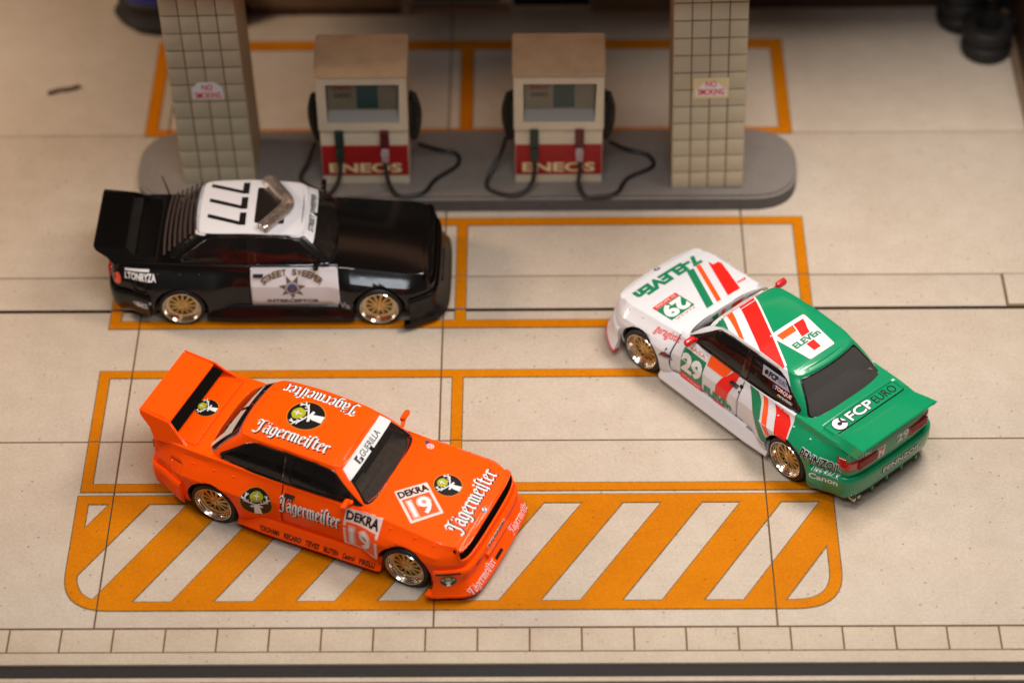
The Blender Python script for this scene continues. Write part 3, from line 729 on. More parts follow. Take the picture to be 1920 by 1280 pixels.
def low_wing(root, m):
    b = bmesh.new(); prof = [(-1.84,.972),(-1.86,.984),(-2.0,1.0),(-2.16,1.03),(-2.27,1.045),(-2.285,1.03),(-2.27,1.005),(-2.1,.985),(-1.95,.967)]
    ys = [-1,-.96,-.5,0,.5,.96,1]; hw = lambda x: .60+.05*(-1.84-x)/.44
    rows = [[b.verts.new((x, y*hw(x), z-(.006 if abs(y) > .99 else 0))) for x, z in prof] for y in ys]
    for A, B in zip(rows, rows[1:]):
        for k in range(len(prof)): b.faces.new((A[k], A[(k+1)%len(prof)], B[(k+1)%len(prof)], B[k]))
    b.faces.new(rows[0]); b.faces.new(rows[-1]); bmesh.ops.recalc_face_normals(b, faces=b.faces[:]); link('wing_blade', b, m, root, angle=40)
    for s in (1, -1):
        b = bmesh.new(); top = [(-1.82,.968),(-2.0,1.002),(-2.16,1.032),(-2.295,1.05)]; bot = [(-1.74,.915),(-1.95,.905),(-2.12,.90),(-2.23,.93)]
        T1 = [b.verts.new((x, s*(hw(x)-.004), z+.003)) for x, z in top]; T2 = [b.verts.new((x, s*(hw(x)-.03), z-.01)) for x, z in top]
        B1 = [b.verts.new((x, s*(.685 if i < 3 else .70), z)) for i, (x, z) in enumerate(bot)]; B2 = [b.verts.new((x, s*.65, z)) for x, z in bot]
        for i in range(3):
            b.faces.new((T1[i], T1[i+1], B1[i+1], B1[i])); b.faces.new((T2[i], B2[i], B2[i+1], T2[i+1])); b.faces.new((T1[i], T2[i], T2[i+1], T1[i+1]))
        b.faces.new((T1[0], B1[0], B2[0], T2[0])); b.faces.new((T1[3], T2[3], B2[3], B1[3]))
        bmesh.ops.recalc_face_normals(b, faces=b.faces[:]); link('wing_end_plate', b, m, root, angle=25)
    b = bmesh.new(); box(b, -1.865, -1.815, -.60, .60, .938, .962); link('wing_gap_shade', b, M['seam'], root, smooth=False)  # black strip paints in the shade under the wing's front edge
RS = ((1, 0, 0), (0, 0, 1))          # print frame of a car's right side: reads tail to nose
LS = ((-1, 0, 0), (0, 0, 1))         # left side: reads nose to tail
FR = ((0, 1, 0), (-1, 0, 0))         # read from in front of the car, on level surfaces
# ------------------------------------------------------------------ the setting: ground, slabs, pavers, kerb
sk = 'structure'
tag(link('ground', bbox(-14, 14, -5.30, 14, -.22, -.012), M['joint'], smooth=False), kind=sk)
tag(link('gap', bbox(-9.2, 9.2, 1.598-1, .636, -.2, -.010), M['seam'], smooth=False), kind=sk)
fore = empty('forecourt', (0, 0, 0)); tag(fore, kind=sk)
xs = [-9.2, -4.87, -.905, 3.11, 9.2]; J = .011
def slab(x0, x1, y0, y1, z=0.0, par=None):
    tag(link('slab', bbox(x0+J, x1-J, y0+J, y1-J, -.10, z, bev=.007), M['slab'], par or fore, angle=20), kind=None)
for y0, y1 in ((-4.83, -1.79), (-1.79, .588)):
    for a, b in zip(xs, xs[1:]): slab(a, b, y0, y1)
for a, b in zip(xs, xs[1:]):
    slab(a, b, 1.262, 4.262, .004); slab(a, b, 4.262, 10.5, .0)
for a, b in zip([-9.2, -4.87, -.905, 3.11], [-4.87, -.905, 3.11, 6.50]): slab(a, b, .626, 1.262, .004)
slab(6.515, 9.2, .655, 1.262, .012)
pv = empty('pavement', (0, 0, 0)); tag(pv, kind=sk)
me0 = None
for k in range(-2, 21):
    x0 = -5.845 + .6063*k - .6063
    if me0 is None:
        o = link('paver', bbox(J*.9, .6063-J*.9, -5.195+J, -4.835-J, -.10, 0, bev=.008), M['kerbstone'], pv, loc=(x0, 0, 0), angle=20); me0 = o.data
    else:
        o = bpy.data.objects.new('paver', me0); COL.objects.link(o); o.parent = pv; o.location = (x0, 0, 0)
    o.location.z = random.uniform(-.002, .002)
kb = empty('kerb', (0, 0, 0)); tag(kb, kind=sk)
link('kerb_top', bbox(-9, 9, -5.372, -5.198, -.2, 0, bev=.01), M['kerbstone'], kb)
link('gutter', bbox(-9, 9, -5.562, -5.376, -.2, -.03), M['road'], kb)
link('kerb_edge', bbox(-9, 9, -5.635, -5.566, -.2, -.008, bev=.006), M['kerbstone'], kb)
tag(link('road', bbox(-14, 14, -12, -5.64, -.22, -.06), M['road'], smooth=False), kind=sk)

# ---- painted markings: a grime edge sheet 4 mm up, the paint 4 mm above that, broken where the slab joints run through
def sheet(name, rings, m, z, par, joints=True):
    loops = [[Vector((x, y, 0)) for x, y in r] for r in rings]; al = [p for l in loops for p in l]
    bm = bmesh.new(); vs = [bm.verts.new((p.x, p.y, z)) for p in al]
    for t in tessellate_polygon(loops):
        f = bm.faces.new([vs[i] for i in t]); f.normal_update()
        if f.normal.z < 0: f.normal_flip()
    if joints:
        for ax, vals in ((0, (-4.87, -.905, 3.11)), (1, (-1.79, .619, 1.262))):
            for c in vals:
                w = .009 if c != .619 else .021
                for cc in (c-w, c+w):
                    co = [0,0,0]; co[ax] = cc; no = [0,0,0]; no[ax] = 1
                    bmesh.ops.bisect_plane(bm, geom=bm.verts[:]+bm.edges[:]+bm.faces[:], dist=1e-6, plane_co=co, plane_no=no)
                dl = [f for f in bm.faces if abs(f.calc_center_median()[ax]-c) < w]; bmesh.ops.delete(bm, geom=dl, context='FACES')
    return link(name, bm, m, par, smooth=False)
def marking(name, outer, holes, z=.004, label=None):
    e = .015; r = empty(name, (0, 0, 0)); tag(r, kind=sk)
    sheet('marking_edge', [offset_poly(outer, e)]+[offset_poly(h, -e) for h in holes], M['paint_edge'], z, r)
    sheet('marking_paint', [outer]+holes, M['paint_y'], z+.004, r)
marking('bay_marking', rect(-5.28, -2.65, 3.92, -.53), [rect(-5.155, -2.525, -.755, -.655), rect(-.63, -2.525, 3.795, -.655)])
marking('bay_marking', rect(-5.26, .265, 3.935, 2.43), [rect(-5.13, .40, -.742, 2.29), rect(-.615, .40, 3.81, 2.29)], z=.008)
marking('bay_marking', rect(-5.20, 4.24, 3.935, 6.42), [rect(-5.04, 4.37, -.745, 6.22), rect(-.58, 4.37, 3.77, 6.22)])
def clip(poly, a, b):
    """keep the part of poly left of a->b"""
    out = []; sd = lambda p: (b[0]-a[0])*(p[1]-a[1])-(b[1]-a[1])*(p[0]-a[0])
    for i in range(len(poly)):
        p, q = poly[i], poly[(i+1)%len(poly)]; sp, sq = sd(p), sd(q)
        if sp >= 0: out.append(p)
        if sp*sq < 0: t = sp/(sp-sq); out.append((p[0]+(q[0]-p[0])*t, p[1]+(q[1]-p[1])*t))
    return out
inner = round_poly([(-5.172, -4.432), (3.79, -4.432), (3.79, -2.852), (-5.172, -2.852)], [.46, .46, 0, 0], 8)
holes = []
for k in range(-1, 10):
    t0 = -4.42+.963*k; q = [(t0-1.02, -4.432), (t0+.48-1.02, -4.432), (t0+.48, -2.852), (t0, -2.852)]
    for i in range(len(inner)): 
        if q: q = clip(q, inner[i], inner[(i+1)%len(inner)])
    c = []
    for p in q:
        if not c or math.dist(p, c[-1]) > .012: c.append(p)
    if len(c) > 2 and math.dist(c[0], c[-1]) < .012: c.pop()
    if len(c) > 2: holes.append(c)
outer = round_poly([(-5.30, -4.56), (3.92, -4.56), (3.92, -2.72), (-5.30, -2.72)], [.58, .58, 0, 0], 9)
marking('hatched_marking', outer, holes)

# ---- pump island
def ring_prism(name, pts, z0, z1, m, par=None, bev=.03, side=None):
    bm = bmesh.new(); A = [bm.verts.new((x, y, z0)) for x, y in pts]; B = [bm.verts.new((x, y, z1)) for x, y in pts]; n = len(pts)
    top = bm.faces.new(B); bm.faces.new(A[::-1]); sd = []
    for k in range(n): sd.append(bm.faces.new((A[k], A[(k+1)%n], B[(k+1)%n], B[k])))
    bmesh.ops.recalc_face_normals(bm, faces=bm.faces[:])
    if bev: bmesh.ops.bevel(bm, geom=[e for e in top.edges], offset=bev, segments=3, affect='EDGES')
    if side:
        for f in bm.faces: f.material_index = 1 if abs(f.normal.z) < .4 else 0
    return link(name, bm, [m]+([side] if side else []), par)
isl = round_poly([(-5.17, 2.58), (3.92, 2.58), (3.92, 4.08), (-5.17, 4.08)], .75, 12)
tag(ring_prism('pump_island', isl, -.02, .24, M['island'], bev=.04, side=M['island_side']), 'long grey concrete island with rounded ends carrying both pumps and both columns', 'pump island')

M['signcream'] = mat('notice_cream', srgb(216, 196, 148), .5)
# ---- tiled columns and the canopy they carry
def column(x0, x1, y0, lean, label, sx):
    r = empty('tiled_column', ((x0+x1)/2, y0, .24), 0, label, 'column', 'tiled canopy columns'); w = x1-x0; H = 4.65; D = .95
    link('column_core', bbox(-w/2+.012, w/2-.012, .012, D, 0, H, bev=0), M['grout'], r, smooth=False)
    for s in (-1, 1): link('side_facing', bbox(min(s*(w/2-.011), s*(w/2+.001)), max(s*(w/2-.011), s*(w/2+.001)), .02, D-.01, .0, H), M['tile_side'], r, smooth=False)
    tw = w/4; th = .283; me = None
    for j in range(int(H/th)):
        for i in range(4):
            if me is None:
                o = link('tile', bbox(.008, tw-.008, 0, .03, .011, th-.011, bev=.004), M['tile'], r, angle=25); me = o.data
            else: o = bpy.data.objects.new('tile', me); COL.objects.link(o); o.parent = r
            o.location = (-w/2+i*tw, random.uniform(-.003, .003), .0+j*th); o.rotation_euler = (random.uniform(-.012, .012), 0, random.uniform(-.012, .012))
    px, pz = sx
    if label.startswith('left'): bgp = round_poly([(-.21,-.13),(.21,-.13),(.20,.08),(.10,.16),(-.12,.16),(-.20,.06)], .03, 3); lab = [Pg(bgp, M['white'])]
    else: lab = [Pg(rect(-.235,-.17,.235,.17), M['signcream']), ('gap',), Pg([(-.20,-.13),(.20,-.13),(.20,-.03),(.08,.10),(-.08,.10),(-.20,-.03)], M['white'])]
    lab += [('gap',), T('NO', 0, .07, .14, .09, M['redprint'], .02), T('SMOKING', 0, -.06, .35, .10, M['redprint'], .02)]
    decal('no_smoking_notice', lab, (px, -.003, pz-.24), (1,0,0), (0,0,1), r, base=.003)
    r.rotation_euler = (0, lean, 0)
    return r
column(-4.505, -3.515, 2.93, R(-1.2), 'left white-tiled column standing behind the black and white police-style car', (-.0, 1.83))
column(2.175, 3.145, 2.77, R(-1.3), 'right white-tiled column beside the open end of the island', (.02, 1.97))
cn = empty('canopy', (0, 0, 0), 0, 'flat canopy roof above the pumps carried by the two tiled columns', 'canopy')
link('canopy_slab', bbox(-5.3, 4.0, .9, 7.0, 4.90, 5.3, bev=.03), M['roof'], cn)
link('right_shade_slab', bbox(4.02, 9.6, 3.9, 7.0, 4.92, 5.25, bev=.03), M['roof'], cn)  # unseen slab added to darken the ground at the right back

link('side_light_blocker', bbox(-5.32, -5.22, 4.5, 6.98, 2.40, 4.89, bev=.01), M['roof'], cn)  # unseen panel added to keep the side light off the ground behind the pumps
# ---- petrol pumps
def pump(x0, x1, y0, label):
    w = x1-x0; r = empty('petrol_pump', (x0+w/2, y0, .24), 0, label, 'petrol pump', 'petrol pumps on the island'); h = w/2
    link('cabinet', bbox(-h+.01, h-.01, .03, .74, 0, .97, bev=.02), M['cream'], r)
    link('front_panel', bbox(-h+.02, h-.02, .008, .04, .17, .675, bev=.004), M['pump_red'], r)
    decal('lettering', [T('ENEOS', .0, .30, w*.80, .15, M['signcream'], .03)], (0, .008, 0), (1,0,0), (0,0,1), r, base=.003)
    # display housing with a recessed window
    b = bmesh.new(); z0, z1 = .955, 1.865; fr = [(-h, z0), (h, z0), (h, z1), (-h, z1)]; wn = [(-h+.13, 1.11), (h-.12, 1.11), (h-.10, 1.75), (-h+.13, 1.75)]
    A = [b.verts.new((x, -.03, z)) for x, z in fr]; B = [b.verts.new((x, -.03, z)) for x, z in wn]; Cc = [b.verts.new((x*.96, .10, z+(.12 if z < 1.3 else -.02))) for x, z in wn]; D = [b.verts.new((x, .74, z)) for x, z in fr]
    for k in range(4):
        q = (k+1) % 4; b.faces.new((A[k], A[q], B[q], B[k])); f = b.faces.new((B[k], B[q], Cc[q], Cc[k])); f.material_index = 1; b.faces.new((A[k], D[k], D[q], A[q]))
    f = b.faces.new(Cc); f.material_index = 2; b.faces.new(D[::-1]); bmesh.ops.recalc_face_normals(b, faces=b.faces[:])
    bmesh.ops.bevel(b, geom=[e for e in b.edges if all(abs(abs(v.co.x)-h) < 1e-4 for v in e.verts) or all(v in A for v in e.verts)], offset=.02, segments=2, affect='EDGES')
    link('display_housing', b, [M['cream'], M['screen_rim'], M['screen']], r, smooth=False)
    link('display', bbox(-.07, .21, .085, .105, 1.27, 1.70), M['screen_dark'], r, smooth=False)
    decal('dial_print', [T('ENEOS', 0, .0, .24, .07, M['maroonprint'], .02)], (-.26, .098, 1.60), (1,0,0), (0,0,1), r, base=.003)
    decal('counter_digits', [T('000', 0, .0, .22, .08, M['ink'], .0)], (-.26, .098, 1.48), (1,0,0), (0,0,1), r, base=.003)
    # sloped hood
    b = bmesh.new(); q = [(-.045, 1.865), (-.03, 1.90), (.42, 2.04), (.74, 2.02), (.74, 1.865)]
    A = [b.verts.new((-h-.015, y, z)) for y, z in q]; B = [b.verts.new((h+.015, y, z)) for y, z in q]; b.faces.new(A); b.faces.new(B[::-1])
    for k in range(5): b.faces.new((A[k], B[k], B[(k+1)%5], A[(k+1)%5]))
    bmesh.ops.recalc_face_normals(b, faces=b.faces[:]); bmesh.ops.bevel(b, geom=b.edges[:], offset=.018, segments=2, affect='EDGES'); link('hood', b, M['cream_top'], r)
    for s in (-1, 1):
        b = bmesh.new(); q = catmull([(s*(h+.045), .40, .50), (s*(h+.075), .38, .75), (s*(h+.085), .36, 1.05), (s*(h+.06), .35, 1.30)], 4); tube(b, q, [.05+.035*math.sin(math.pi*i/(len(q)-1)) for i in range(len(q))], 8)
        box(b, min(s*h, s*(h+.05)), max(s*h, s*(h+.05)), .24, .52, .62, 1.24, bev=.015)
        if s > 0: tube(b, [(h+.06, .30, 1.25), (h+.13, .28, 1.12), (h+.10, .30, .95)], .022, 6)
        link('side_nozzle', b, M['holster'], r)
    for x, ma, mb in ((-.33, 'nozzlegreen', 'nozzlegreen'), (.28, 'nozzlered', 'nozzlegrey')):
        b = bmesh.new(); box(b, x-.06, x+.06, -.09, .03, .70, .99, bev=.018); n0 = link('nozzle', b, M[ma], r)
        b = bmesh.new(); box(b, x-.05, x+.05, -.115, -.01, .47, .70, bev=.022); box(b, x-.056, x+.056, -.122, -.0, .60, .625, bev=.004); link('nozzle_grip', b, M[mb], n0)
    return r
def hose(r, pts, rad=.030):
    o = r.location; q = catmull([(x-o.x, y-o.y, z-o.z) for x, y, z in pts], 6); b = bmesh.new(); tube(b, q, rad, 8); link('hose', b, M['hose'], r)
pR = pump(.028, 1.235, 2.87, 'petrol pump on the right, the one next to the right tiled column')
pL = pump(-2.60, -1.39, 2.87, 'petrol pump on the left, standing just behind the bonnet of the black car')
hose(pR, [(.30,2.80,.76),(.31,2.74,.62),(.27,2.66,.45),(.16,2.60,.34),(-.06,2.60,.28),(-.34,2.76,.27),(-.30,2.98,.36),(-.16,3.14,.55),(-.08,3.2,.80)])
hose(pR, [(.91,2.80,.76),(.92,2.72,.60),(.90,2.63,.45),(.98,2.56,.30),(1.16,2.56,.275),(1.42,2.64,.27),(1.58,2.95,.27),(1.93,3.20,.27),(1.86,3.46,.27),(1.56,3.50,.34),(1.34,3.26,.66)])
hose(pL, [(-2.33,2.80,.76),(-2.33,2.72,.6),(-2.38,2.64,.45),(-2.50,2.62,.30),(-2.70,2.74,.27),(-2.90,2.98,.27),(-2.80,3.1,.45),(-2.70,3.2,.70)])
hose(pL, [(-1.72,2.80,.76),(-1.71,2.72,.6),(-1.66,2.64,.42),(-1.54,2.60,.28),(-1.22,2.66,.27),(-1.05,2.95,.27),(-.76,3.25,.27),(-.78,3.50,.27),(-1.04,3.52,.33),(-1.28,3.28,.62)])

# ---- shop front at the back, tyres, board, twig
sh = empty('shop_front', (-.7, 7.1, 0), 0, 'shaded brown shop front behind the pumps, only its lowest strip in view', 'shop front')
def sb(n, a, m, bev=.0): link(n, bbox(*a, bev=bev), m, sh, smooth=False)
sb('wall', (-3.4, -.98, 0, .3, 0, 3.4), M['wallbrown']); sb('plinth', (-3.4, -.98, -.03, -.002, 0, .12), M['wood'])
sb('frame', (-.95, -.83, -.06, .2, 0, 3.4), M['frame'], .01); sb('glazing', (-.80, .50, .12, .16, .14, 3.4), M['walldark']); sb('frame', (-.82, .66, .0, .11, 0, .12), M['frame'], .01)
sb('door', (.70, 1.85, .10, .16, .06, 3.4), M['walldark']); sb('frame', (1.87, 3.3, .02, .3, 0, 3.4), M['wallbrown']); sb('wall', (4.2, 7.6, .1, .4, 0, 3.4), M['wood'])
sb('shade_slab', (-3.4, 8.4, -2.0, -.02, 2.5, 2.62), M['wallbrown'])  # unseen slab added to shade the ground before the shop
sb('fascia', (-3.4, 7.6, -.1, .4, 3.42, 3.9), M['wallbrown'])
def tyre_me():
    b = bmesh.new(); lathe(b, [(.20,.03),(.205,.0),(.25,-.0),(.33,.01),(.355,.04),(.36,.08),(.36,.17),(.355,.21),(.33,.24),(.25,.25),(.205,.25),(.20,.22),(.20,.03)], 36, axis='z')
    for k in range(36):
        t = 2*math.pi*k/36; c = Vector((.36*math.cos(t), .36*math.sin(t), .125)); n0 = len(b.verts)
        v = [b.verts.new((r_*math.cos(t+a), r_*math.sin(t+a), z)) for r_, a, z in ((.359,-.05,.07),(.359,.05,.07),(.359,.05,.18),(.359,-.05,.18),(.368,-.04,.075),(.368,.04,.075),(.368,.04,.175),(.368,-.04,.175))]
        for q in ((4,5,6,7),(0,1,5,4),(1,2,6,5),(2,3,7,6),(3,0,4,7)): b.faces.new([v[i] for i in q])
    return b
base = link('spare_tyre', tyre_me(), M['rubber_worn'])
spots = [(6.90, 6.10, 0, 'lowest black tyre of the nearest stack by the brown board'), (6.90, 6.12, .255, 'black tyre on top of the nearest stack, its open hub showing'),
         (6.62, 6.82, 0, 'lowest black tyre of the rear stack behind the open-hub tyre'), (6.62, 6.82, .255, 'second black tyre up in the rear stack behind the open-hub tyre'), (6.63, 6.80, .51, 'third black tyre up in the rear stack, cut by the top edge'),
         (7.33, 6.85, 0, 'black tyre squeezed between the rear stack and the brown board')]
for i, (x, y, z, l) in enumerate(spots):
    o = base if i == 0 else base.copy()
    if i: COL.objects.link(o)
    o.location = (x, y, z+.004); o.rotation_euler = (0, 0, i*.7); tag(o, l, 'tyre', 'stacked spare tyres')
bd = empty('side_board', (7.3, 3.2, 0), 0, 'dark brown upright board closing off the right edge of the forecourt', 'board')
link('board', bbox(.06, .2, -1.2, 4.6, 0, 2.6, bev=.01), M['wood'], bd); link('board_ledge', bbox(-.06, .058, .9, 4.6, .0, .07, bev=.01), M['wallbrown'], bd)
b = bmesh.new(); tube(b, catmull([(-6.70, 5.20, .03), (-6.55, 5.27, .035), (-6.40, 5.30, .03), (-6.26, 5.37, .035)], 4), [.028, .034, .03, .032, .03, .028, .034, .03, .032, .03, .03, .028, .026], 7)
tag(link('twig', b, M['twig']), 'short brown twig lying alone on the pale ground left of the island', 'twig')
K = M
M['glareprint'] = mat('painted_glare', srgb(206, 198, 192), .15, coat=.5)
# ================================================================== orange car
root, bvh, bc = car(dict(name='model_car', paint=M['orange'], square=True, pos=(-2.061, -2.873), head=-24.05, steer=0, front_glass=M['glass_clear'], intake=M['orange'],
    rear_seal=M['silver'],  # silver seal colour imitates glare along the edge of the rear glass
    label='bright orange model racing car with stag badges, parked across the hatched marking'))
tall_wing(root, 0, M['orange'], M['seam'])
A_ = lambda *a, **k: decal(*a, root, bvh, **k)
A_('roof_lettering', blackletter(0, 0, .98, .225, K['white'], K['ink']), (-.42, -.335, 1.5), (1,0,0), (0,1,0))
A_('roof_lettering', blackletter(0, 0, .98, .225, K['white'], K['ink']), (-.40, .375, 1.5), (-1,0,0), (0,-1,0))
A_('roof_badge', stag(.225), (-.42, .03, 1.5), (0,1,0), (-1,0,0))
decal('rear_screen_glare', [Pg([(-.43,.145),(.43,.145),(.55,-.22),(.50,-.23),(.38,-.02),(.10,.04),(-.43,.095)], K['glareprint'])], (-1.32, 0, 1.09), (0,-1,0), (.68,0,.73), root, bc, grid=.03)  # pale wedge paints glare onto the rear glass
A_('boot_badge', stag(.14), (-1.79, .0, 1.3), (0,1,0), (-1,0,0))
A_('bonnet_badge', stag(.165), (1.40, .10, 1.2), (0,1,0), (-1,0,0))
A_('bonnet_lettering', blackletter(0, 0, 1.08, .25, K['white'], K['ink']), (1.755, .03, 1.1), (0,1,0), (-1,0,0))
def plate(w, h):
    o = [Pg(round_poly(rect(-w/2,-h/2,w/2,h/2), .02, 3), K['pinkprint']), ('gap',), Pg(rect(-w/2+.035,-h/2+.035,w/2-.035,h/2-h*.30), K['orangeprint2']), ('gap',)]
    o += [T('DEKRA', 0, h/2-h*.15, w*.88, h*.175, K['ink'], .04), T('19', 0, -h*.14, w*.60, h*.47, K['pinkprint'], .0, grow=.07), ('gap',), T('19', 0, -h*.14, w*.60, h*.47, K['orangeprint2'], 0, grow=.045), ('gap',), T('19', 0, -h*.14, w*.60, h*.47, K['white'], 0, grow=.025)]
    return o
M['orangeprint2'] = mat('vermilion_print', srgb(250, 84, 20), .4)
A_('number_plate', plate(.42, .50), (1.21, -.30, 1.2), (.66,.75,0), (-.75,.66,0))
A_('number_plate', plate(.48, .52), (.70, -1.0, .60), *RS)
A_('side_badge', stag(.19), (-.68, -1.0, .575), *RS)
A_('door_lettering', blackletter(0, 0, .80, .235, K['white'], K['ink']), (.01, -1.0, .645), *RS)
x = -.66
for s_, w_ in (('YOKOHAMA', .27), ('RECARO', .23), ('TEVES', .18), ('BILSTEIN', .19), ('Castrol', .16), ('PIRELLI', .20)):
    A_('sill_lettering', [T(s_, 0, 0, w_, .065, K['ink'], .03, shear=.2 if s_ in ('TEVES', 'Castrol') else 0)], (x+w_/2, -1.0, .225), (1,0,0), (0,.35,1)); x += w_+.062
DW = Vector((-.62, 0, -.78)).normalized(); UW = Vector((0, 1, 0)); VW = Vector((-.78, 0, .62)).normalized()
decal('screen_banner', [Pg(round_poly([(-.545,-.075),(.545,-.075),(.485,.085),(-.485,.085)], .015, 3), K['white']), ('gap',), T('GUERILLA', .045, 0, .44, .085, K['ink'], .0),
    ('poly', [(-.29,-.05),(-.29,.05),(-.22,.05),(-.235,.02),(-.26,.02),(-.26,-.05)], K['ink']), ('poly', [(-.245,-.005),(-.19,-.005),(-.19,-.055),(-.26,-.055),(-.215,-.025)], K['ink'])], (.38, 0, 1.165), UW, VW, root, bc, grid=.03, step=.002)
A_('bumper_lettering', [Pg(rect(-.24,-.032,.24,.032,.01), K['pinkprint']), ('gap',), T('RAUNHEIM', 0, 0, .44, .045, K['ink'], .02)], (2.12, -.03, .465), (0,1,0), (-.8,0,.8))
for y in (-.56, .56): A_('splitter_lettering', blackletter(0, 0, .56, .13, K['pinkprint'], K['redprint'], nib=.15), (2.15, y*.93, .215), (0,1,0), (-.85,0,.8))
A_('splitter_lettering', [Pg(rect(-.09,-.022,.09,.022), K['ink'])], (2.16, -.12, .20), (0,1,0), (-.85,0,.8)); A_('bumper_slot', [Pg(rect(-.06,-.018,.06,.018,.008), K['ink'])], (2.15, -.50, .42), (0,1,0), (-.2,0,.8))
A_('bumper_badge', stag(.085), (1.84, -1.2, .34), *RS); A_('bumper_slot', [Pg(rect(-.13,-.014,.13,.014), K['ink'])], (1.84, -1.2, .448), *RS)
A_('bonnet_roundel', [Pg(circle(0,0,.042), K['ink']), ('gap',), Pg(circle(0,0,.030), K['white']), ('gap',), ('poly', [(0,0),(.024,0),(.017,.017),(0,.024)], K['navyprint']), ('poly', [(0,0),(-.024,0),(-.017,-.017),(0,-.024)], K['navyprint'])], (1.925, -.02, 1), (0,1,0), (-1,0,0))
A_('bonnet_warning_mark', [Pg([(-.03,.01),(.05,.01),(.01,.075)], K['navyprint']), Pg(circle(0,-.05,.045), K['white']), ('gap',), Pg(circle(0,-.05,.036), K['redprint']), ('gap',), Pg(circle(0,-.05,.028), K['white']), ('gap',), T('E', 0, -.05, .024, .034, K['redprint'], .02)], (.90, .60, 1.1), (.5,.86,0), (-.86,.5,0))

# ================================================================== black and white car
root, bvh, bc = car(dict(name='model_car', paint=M['black'], square=True, pos=(-2.998, 1.192), head=-.5, door=M['carwhite'], roof_paint=M['carwhite'], seat=M['seatred'],
    label='black model car with a white roof numbered 777 and a star on its white door'))
tall_wing(root, -.085, M['black'], M['trim'])
A_ = lambda *a, **k: decal(*a, root, bvh, **k)
for y in (-.30, .005, .31): A_('roof_number', [Pg([(-.035,-.25),(-.105,-.25),(.045,.165),(-.12,.165),(-.12,.25),(.115,.25),(.115,.18)], K['ink'])], (-.67, y+.02, 1.5), (0,-1,0), (1,0,0))
A_('sunroof', [Pg(rect(-.35,-.19,.35,.19,.03), K['ink'])], (-.12, 0, 1.5), (0,-1,0), (1,0,0))
decal('screen_banner', [Pg(round_poly([(-.535,-.07),(.535,-.07),(.48,.085),(-.48,.085)], .015, 3), K['white']), ('gap',), T('STREET SWEEPER', 0, 0, .72, .075, K['ink'], .03)], (.385, 0, 1.165), UW, VW, root, bc, grid=.03, step=.002)
st = [Pg(star(7, .18, .09, 0, -.03, R(-90)), K['goldprint']), ('gap',), Pg(circle(0,-.03,.095), K['greyprint']), ('gap',), Pg(circle(0,-.03,.065), K['navyprint']), ('gap',), Pg(star(5, .045, .025, 0, -.03), K['goldprint'])]
tx = 'STREET SWEEPER'
for i, ch in enumerate(tx):
    if ch == ' ': continue
    a = R(148 - 116*i/(len(tx)-1)); rr = (.43, .235); st.append(T(ch, rr[0]*math.cos(a), -.055+rr[1]*math.sin(a), .050, .072, K['goldprint'], .04, rot=(a-math.pi/2)*.72))
A_('door_badge', st, (.17, -1.0, .64), *RS)
A_('door_lettering', [T('INTERCEPTOR', 0, 0, .66, .052, K['ink'], .04)], (.17, -1.0, .395), *RS)
A_('quarter_lettering', [Pg(rect(-.20,.045,.12,.075), K['white']), T('LTONRYZA', 0, -.01, .40, .075, K['white'], .04)], (-1.79, -1.0, .775), *RS)
A_('quarter_mark', [Pg(circle(0,0,.12,.05), K['greyprint']), ('gap',), Pg(circle(0,0,.095,.03), K['ink']), ('gap',), T('SC', 0, 0, .14, .05, K['white'], .06)], (-1.79, -1.0, .40), *RS)
A_('wing_lettering', [T('Va', 0, 0, .13, .10, K['greyprint'], .04)], (.84, -1.0, .37), *RS)
A_('side_marker', [Pg(circle(0,0,.05,.085), M['lampamber'])], (-2.10, -1.0, .70), *RS)
# rear-screen louvres
for k in range(7):
    t = k/6; b = bmesh.new(); x0 = -1.49+.42*t; z0 = .965+.315*t; w_ = .60-.13*t
    pts = [(-w_, -.0), (-w_*.5, .0), (0, 0), (w_*.5, 0), (w_, 0)]
    A = [b.verts.new((x0-.030*(1-(y/w_)**2), y, z0+.035)) for y, _ in pts]; B = [b.verts.new((x0+.030-.030*(1-(y/w_)**2), y, z0+.040)) for y, _ in pts]
    Cc = [b.verts.new(v.co-Vector((0,0,.014))) for v in A]; D = [b.verts.new(v.co-Vector((0,0,.014))) for v in B]
    for i in range(4):
        b.faces.new((A[i], A[i+1], B[i+1], B[i])); b.faces.new((Cc[i], D[i], D[i+1], Cc[i+1])); b.faces.new((A[i], Cc[i], Cc[i+1], A[i+1])); b.faces.new((B[i], B[i+1], D[i+1], D[i]))
    b.faces.new((A[0], B[0], D[0], Cc[0])); b.faces.new((A[4], Cc[4], D[4], B[4])); bmesh.ops.recalc_face_normals(b, faces=b.faces[:]); link('louvre_slat', b, M['louvre'] if 'louvre' in M else M.setdefault('louvre', mat('louvre_plastic', srgb(62, 50, 47), .3, coat=.5)), root)
# boomerang light bar
b = bmesh.new(); path = catmull([(-.20,-.50,0),(-.10,-.36,0),(.06,-.12,0),(.10,0,0),(.06,.12,0),(-.10,.36,0),(-.20,.50,0)], 5); rows = []
for i, p in enumerate(path):
    t = (path[min(i+1, len(path)-1)]-path[max(i-1, 0)]).normalized(); n = Vector((t.y, -t.x, 0)); e = .82 if i in (0, len(path)-1) else 1
    rows.append([b.verts.new(p+n*u*e+Vector((0,0,1.325+z*e))) for u, z in ((-.085,0),(-.09,.04),(-.07,.078),(-.03,.095),(.03,.095),(.07,.078),(.09,.04),(.085,0))])
for A, B in zip(rows, rows[1:]):
    for k in range(8): b.faces.new((A[k], A[(k+1)%8], B[(k+1)%8], B[k]))
b.faces.new(rows[0]); b.faces.new(rows[-1]); bmesh.ops.recalc_face_normals(b, faces=b.faces[:]); link('light_bar', b, M['silver'], root)
b = bmesh.new()
